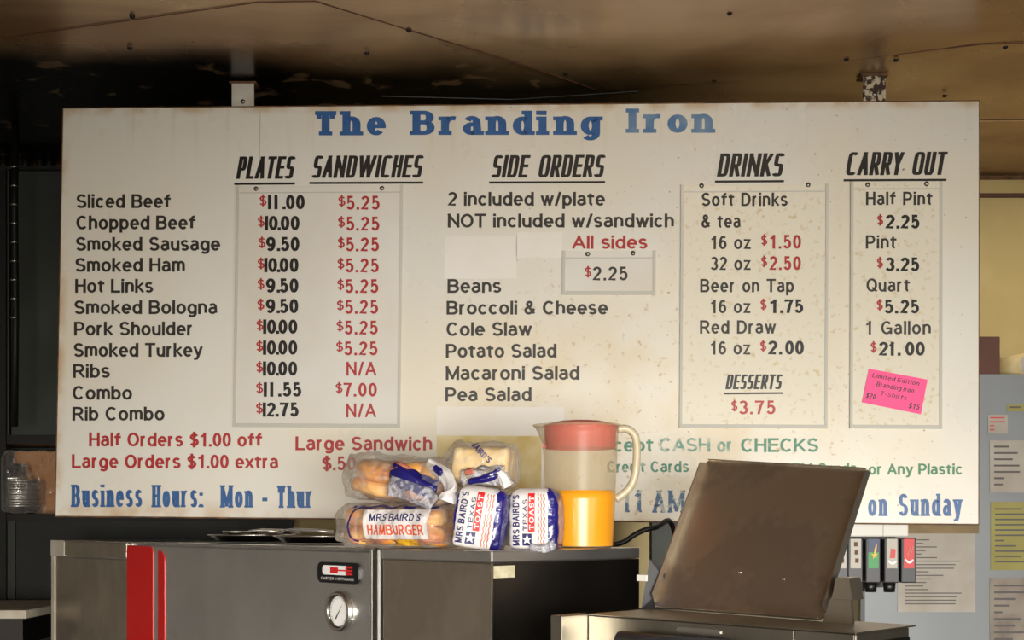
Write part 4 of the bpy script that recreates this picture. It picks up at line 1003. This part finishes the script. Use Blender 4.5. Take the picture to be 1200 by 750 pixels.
crumple('clear_bag_end', M['film_crisp'], tB, [(0.00,-0.064,0.006), (0.02,-0.072,0.002), (0.042,-0.070,0.004), (0.05,-0.064,0.014)], 0.008, 0.010, 4.1, 0.9)
# pale loaf lying on top
tC = thing('loaf_in_clear_bag', 'pale loaf end in a clear bag with dark printed name, topmost of the bread pile', 'bread', (px_at(566,2.97), 2.985, ZT+0.148), math.radians(-14))
tC.rotation_euler = (0, math.radians(4), math.radians(-14))
lo = bag_mesh(0.140, 0.11, 0.100, 0, 0, 0.004, 6.0, expo=4.2, bulge=lambda t: 1.0-0.10*(1-t))
lo.build('loaf', M['crumb'], tC, True)
bc = bag_mesh(0.180, 0.130, 0.112, 0.25, 0.0, 0.006, 9.0, expo=3.2)
bb = bc.build('clear_bag', M['film'], tC, True, loc=(-0.014, 0, -0.003))
decal('brand_lettering', text_polys("BAIRD'S", 0.062, 0.014, px=0.20, py=0.16, gap=0.16), bc, M['ink_navy'], bb, -0.006, 0.100, rot=math.radians(-42), lift=0.002)
crumple('crumpled_bag_end', M['film_crisp'], tC, [(-0.035,-0.066,0.018), (0.0,-0.072,0.022), (0.035,-0.072,0.026), (0.070,-0.062,0.032)], 0.018, 0.022, 2.9, 0.6)
crumple('blue_bag_end', M['bag_blue'], tC, [(-0.012,-0.086,0.010), (0.015,-0.089,0.016), (0.045,-0.084,0.028), (0.060,-0.076,0.040)], 0.006, 0.010, 6.1, 0.6)
crumple('white_bag_end', M['bag_white'], tC, [(0.048,-0.080,0.040), (0.068,-0.074,0.026), (0.078,-0.066,0.006)], 0.008, 0.016, 8.1, 0.6)
crumple('red_bag_print', M['ink_peach'], tC, [(-0.022,-0.088,0.030), (0.0,-0.094,0.036)], 0.006, 0.008, 3.1, 0.4)

# ------------------------------------------------------------------ left background: sooty metal shelving unit
YU = 4.98
ul = px_at(0, YU)-0.9; ur = px_at(318, YU)
def zpx(py, d): return 1.6+(610-py)/1450*d
un = thing('shelving_unit', 'tall sooty blue-grey metal unit with open shelf, behind the menu board on the left', 'shelving')
un.location = (0, YU, 0)
zt = zpx(200, YU); zs1 = zpx(516, YU); zs0 = zpx(602, YU)
box('upper_panel', M['teal'], (px_at(13,YU), ur, 0.0, 0.02, zs1+0.02, zt), un, bevel=0.002)
box('upper_panel', M['teal'], (ul, px_at(11,YU), -0.004, 0.016, zs1+0.02, zt+0.01), un, bevel=0.002)
box('top', M['teal_dark'], (ul, ur, -0.02, 0.27, zt, zt+0.015), un)
box('shelf', M['blackiron'], (ul, ur, -0.01, 0.27, zs1-0.015, zs1+0.022), un)
box('shelf', M['blackiron'], (ul, ur, -0.01, 0.27, zs0-0.03, zs0), un)
box('back_panel', M['teal_dark'], (ul, ur, 0.25, 0.27, 0, zt), un)
box('lower_panel', M['teal'], (ul, px_at(18,YU), 0.0, 0.02, 0.0, zs0-0.03), un)
box('lower_panel', M['teal_dark'], (px_at(19,YU), ur-0.12, 0.0, 0.02, 0.0, zs0-0.03), un)
box('upright', M['blackiron'], (px_at(-4,YU), px_at(9,YU), -0.02, 0.02, 0.0, zt), un)
MB().prism([(ur-0.13, 1.0), (ur-0.02, 1.0), (ur+0.10, zs0+0.03), (ur-0.13, zs0+0.03)], -0.006, 0.02).build('slanted_brace', M['blackiron'], un)
pn = tag(MB().tube([(0,0,0),(0.004,0,0.4),(0,0,0.8),(0.003,0,1.12)], 0.013, 10).build('drop_conduit', M['blackiron'], None, True), 'dark vertical conduit dropping from the ceiling at the far left', 'pipe')
pn.location = (px_at(17,4.6), 4.6, 1.95)
mb = MB()
for k in range(9): mb.lathe([(0.0125,0.0),(0.016,0.004),(0.0125,0.008)], 10, c=(0,0,0.4+0.07*k))
mb.build('coupling', M['screw'], pn, True)
# added strip and dark shapes, standing in for light patches above the unit
lt = tag(box('lit_strip_stand_in', M['card'], (ul, px_at(96,5.1), 0, 0.03, 0, 0.085)), 'added strip along the top of the sooty unit, standing in for light patches', 'board'); lt.location = (0, 5.12, zt+0.016)
for x in (4, 30, 47, 58):
    o = tag(MB().lathe([(0.0,0.0),(0.016,0.0),(0.018,0.03),(0.010,0.05),(0.010,0.09),(0.0,0.092)], 12).build('dark_shape', M['blackiron'], None, True), 'added small black shape, %s of the four on top of the sooty unit' % {4:'leftmost',30:'second from left',47:'third from left',58:'rightmost'}[x], 'fitting', 'added dark shapes on the unit')
    o.location = (px_at(x,5.05), 5.05, zt+0.016)
# foil pans and carton in the open shelf
def foil_pan(me_cache={}):
    if 'm' not in me_cache:
        n = 56
        def flute(v, a, z): return v*1.0 if z < 0.002 else Vector((v.x*(1+0.012*math.sin(a*28)), v.y*(1+0.012*math.sin(a*28)), v.z))
        me = MB().lathe([(0.0,0.0),(0.070,0.0),(0.084,0.028),(0.094,0.028),(0.095,0.0325),(0.092,0.0335),(0.083,0.031),(0.069,0.002),(0.0,0.002)], n, fn=flute).mesh('foil_pan', True)
        me.materials.append(M['foil']); me_cache['m'] = me
    return me_cache['m']
names = ['bottom', 'second', 'third', 'fourth', 'fifth', 'sixth', 'seventh', 'eighth', 'ninth', 'tenth', 'topmost']
for i in range(11):
    o = link('foil_pan', foil_pan()); o.location = (px_at(22,5.06)+0.003*math.sin(i*2.3), 5.062, zs0+0.001+i*0.0102)
    tag(o, 'foil pan in the lower nested stack on the open shelf, %s of the stack' % names[i], 'pan', 'nested foil pans on the open shelf')
for i in range(2):
    o = link('foil_pan', foil_pan()); o.location = (px_at(14,5.06), 5.062, zs0+0.001+10*0.0102+0.036+0.064); o.rotation_euler = (PI, 0, 0); o.scale = (0.84,0.84,1.9)
    o.location.z -= i*0.008
    tag(o, 'upturned deep foil pan on the nested stack, %s one' % ('upper' if i == 0 else 'lower'), 'pan', 'upturned foil pans')
o = tag(box('cardboard_carton', M['card'], (-0.17, 0.2, 0, 0.12, 0, 0.26)), 'brown cardboard carton behind the foil pans on the open shelf', 'box'); o.location = (px_at(58,5.1), 5.10, zs0+0.001)
o.location.y = 5.160; o.data.transform(Matrix.Scale(0.55, 4, (0,1,0)))
wrp = bag_mesh(0.36, 0.05, 0.25, 0, 0, 0.008, 3.0, expo=6); w_ = wrp.build('plastic_wrap', M['film_thin'], None, True)
w_.location = (px_at(44,4.99)+0.05, 4.955, zs0+0.002); w_.scale = (1,0.3,1)
tag(w_, 'clear plastic wrap hanging in front of the foil pans and carton', 'plastic wrap')
# pale worktop in the lower left corner
wt = thing('worktop', 'pale steel worktop at the lower left, beside the holding cabinet', 'counter', (px_at(-60,4.5), 4.35, 0))
zc_ = zpx(708, 4.6)
box('top', M['offwhite'], (-0.5, 0.36, -0.05, 0.5, zc_-0.03, zc_), wt, bevel=0.003)
box('apron', M['steel_dark'], (-0.48, 0.34, -0.03, 0.48, zc_-0.12, zc_-0.03), wt)
for x in (-0.45, 0.31):
    for y in (0.0, 0.45): box('leg', M['steel_dark'], (x-0.02, x+0.02, y-0.02, y+0.02, 0, zc_-0.12), wt)

# ------------------------------------------------------------------ right background: pale grey refrigerator side with papers
YF = 4.72
fr = thing('refrigerator', 'pale grey refrigerator cabinet covered in taped papers, behind the right end of the menu board', 'refrigerator', (px_at(1012,YF), YF, 0))
fx1 = 1.25; fz = zpx(438, YF)
box('body', M['fridge'], (0, fx1, 0.0, 0.5, 0.08, fz), fr, bevel=0.006)
box('base', M['black'], (0.02, fx1-0.02, 0.03, 0.47, 0.0, 0.08), fr)
def paper(lab, x0, y0, x1, y1, m, lines, name='paper_notice', ink=None, tilt=0.0, seed=1):
    d = YF-0.003
    xa, xb, za, zb = px_at(x0,d), px_at(x1,d), zpx(y1,d), zpx(y0,d)
    t = thing(name, lab, 'paper', ((xa+xb)/2, YF-0.002, (za+zb)/2)); t.rotation_euler = (0, tilt, 0)
    W_, H_ = (xb-xa)/2, (zb-za)/2
    box('sheet', m, (-W_, W_, -0.0012, 0.0, -H_, H_), t)
    rnd = random.Random(seed); ps = []
    for i in range(lines):
        z = H_*0.85-(i+0.5)*2*H_*0.85/lines; L_ = W_*(0.35+1.2*rnd.random())
        ps.append(rect(-W_*0.82, min(W_*0.82, -W_*0.82+L_), z, z+H_*0.5/lines))
    poly_obj('print', ps, lambda v: (v.x, -0.0017, v.y), ink or M['ink_grey'], t)
    return t
paper('white typed notice sheet taped below the right end of the menu board', 1052, 624, 1143, 717, M['paper'], 19, seed=4)
box_ = tag(box('clipboard_rail', M['tan'], (px_at(1063,YF), px_at(1146,YF), YF-0.012, YF-0.002, zpx(625,YF), zpx(612,YF))), 'tan wooden clip rail holding the white notice sheet', 'rail')
paper('small white label with red printing, highest on the grey refrigerator', 1158, 486, 1181, 508, M['paper'], 4, ink=M['ink_red'], seed=2)
paper('worn white notice between the red-printed label and the yellow sheet', 1160, 516, 1215, 577, M['paper'], 7, seed=3)
paper('yellow-green lined sheet on the grey refrigerator', 1161, 588, 1216, 668, M['paper_yellow'], 11, seed=5)
paper('creased grey handwritten sheet, lowest on the grey refrigerator', 1160, 677, 1215, 760, M['paper_grey'], 9, seed=6)
paper('narrow yellow strip at the right edge of the refrigerator', 1180, 474, 1215, 482, M['paper_yellow'], 1, seed=7)
o = tag(box('brown_box', M['brownbox'], (-0.30, 0.0, 0, 0.3, 0, 0.148), bevel=0.003), 'brown box on top of the grey refrigerator', 'box'); o.location = (px_at(1172,4.76), 4.76, fz+0.001)
rl = thing('paper_roll', 'pale paper roll lying on the refrigerator top beside the brown box', 'roll', (px_at(1197,4.86), 4.8, fz+0.046))
rl.rotation_euler = (0, 0, 0.35)
MB().lathe([(0.018,0.0),(0.045,0.0),(0.045,0.2),(0.018,0.2),(0.018,0.0)], 32).build('roll', M['patch_greasy'], rl, True, rot=(-PI/2,0,0))
MB().lathe([(0.0,-0.002),(0.038,-0.003),(0.041,0.001)], 24).build('end_disc', M['lab_grey'], rl, True, rot=(-PI/2,0,0))

# soda dispenser under the board
YD = 4.30
sd = thing('soda_dispenser', 'black and white soda dispenser head with five drink valves under the menu board', 'drink dispenser', (px_at(1035,YD), YD, 0))
def ox(px): return px_at(px, YD)-sd.location.x
box('head', M['white'], (ox(955), ox(1065), 0.0, 0.25, zpx(629,YD), zpx(560,YD)), sd, bevel=0.006)
box('head_seam', M['lab_grey'], (ox(1034.5), ox(1035.5), -0.001, 0.0, zpx(629,YD), zpx(612,YD)), sd)
box('neck', M['valve'], (ox(990), ox(1060), 0.10, 0.24, zpx(690,YD), zpx(629,YD)), sd)
labs = [('lab_grey',975), ('lab_grey',992), ('spr',1012.5), ('lab_grey2',1034), ('red',1053.5)]
for i, (kind, px) in enumerate(labs):
    xc = ox(px+5); w_ = 0.026
    v = MB().box(-w_, w_, -0.06, 0.0, zpx(682,YD), zpx(630,YD)).build('valve', M['valve'], sd, bevel=0.004, loc=(xc, 0, 0), rot=None)
    fm = {'lab_grey':M['lab_grey'], 'lab_grey2':M['lab_grey'], 'spr':M['spr_green'], 'red':M['ink_red']}[kind]
    zl0, zl1 = zpx(665,YD), zpx(631,YD)
    lp = box('drink_label', fm, (-w_+0.008, w_-0.008, -0.0625, -0.060, zl0, zl1), v)
    F = lambda q, y=-0.064: (q.x, y, q.y)
    if kind == 'spr':
        poly_obj('label_print', [rect(-w_+0.008, w_-0.008, zl0+0.055, zl1)], lambda q: F(q, -0.0633), M['spr_blue'], lp)
        poly_obj('label_print', star(0.003, zl0+0.045, 0.012)+[[Vector((-0.002,zl0+0.03)), Vector((0.008,zl0+0.05)), Vector((0.012,zl0+0.085)), Vector((0.004,zl0+0.07))]], F, M['ink_yellow'], lp)
    elif kind == 'red':
        sw = [Vector((-0.014+0.028*k/8, zl0+0.026+0.006*math.sin(k/8*PI*1.4+2.4))) for k in range(9)]
        poly_obj('label_print', ribbon(sw, 0.003, 0.0035, False), F, M['ink_white'], lp)
        poly_obj('label_print', text_polys('ll', 0.012, 0.03, px=0.1, shear=0.3), lambda q: F(q+Vector((-0.006,zl0+0.045))), M['ink_peach'], lp)
    elif kind == 'lab_grey2':
        poly_obj('label_print', [[Vector(q) for q in ((-0.008,zl0+0.035),(0.010,zl0+0.035),(0.012,zl0+0.065),(-0.004,zl0+0.068))]], F, M['ink_red'], lp)
        sw = [Vector((-0.014+0.028*k/8, zl0+0.022+0.006*math.sin(k/8*PI*1.4+2.4))) for k in range(9)]
        poly_obj('label_print', ribbon(sw, 0.003, 0.0035, False), F, M['ink_white'], lp)
    else:
        poly_obj('label_print', [rect(-0.006+0.002*k, 0.006+0.002*k, zl0+0.075-k*0.028, zl0+0.090-k*0.028) for k in range(3)], F, M['brownbox'], lp)
    if i in (2, 3):
        MB().lathe([(0.0,0.0),(0.019,0.0),(0.022,0.035),(0.0,0.035)], 16, c=(0,-0.03,zpx(693,YD)), sy=0.8).build('nozzle', M['black'], v, True)
box('pillar', M['black'], (ox(1008.5), ox(1013.5), 0.0, 0.03, zpx(760,YD)-0.2, zpx(682,YD)), sd)
box('drip_base', M['steel_dark'], (ox(960), ox(1065), -0.06, 0.25, 0.0, zpx(760,YD)-0.2), sd)

# post, cable between board and lid
po = tag(box('support_post', M['teal'], (px_at(763,4.5), px_at(795,4.5), 4.5, 4.56, 0, 2.4), bevel=0.003), 'blue-grey metal post seen under the menu board between pitcher and open lid', 'post')
cb = tag(MB().tube(smooth_path([(px_at(700,3.6),3.6,zpx(640,3.6)), (px_at(728,3.6),3.6,zpx(636,3.6)), (px_at(748,3.6),3.6,zpx(624,3.6)), (px_at(768,3.62),3.62,zpx(618,3.62)), (px_at(790,3.7),3.7,zpx(622,3.7)), (px_at(800,3.75),3.75,1.2), (px_at(800,3.75),3.75,0.0)], 6), 0.008, 8).build('power_cable', M['cable'], None, True),
         'black power cable arching behind the juice pitcher', 'cable')
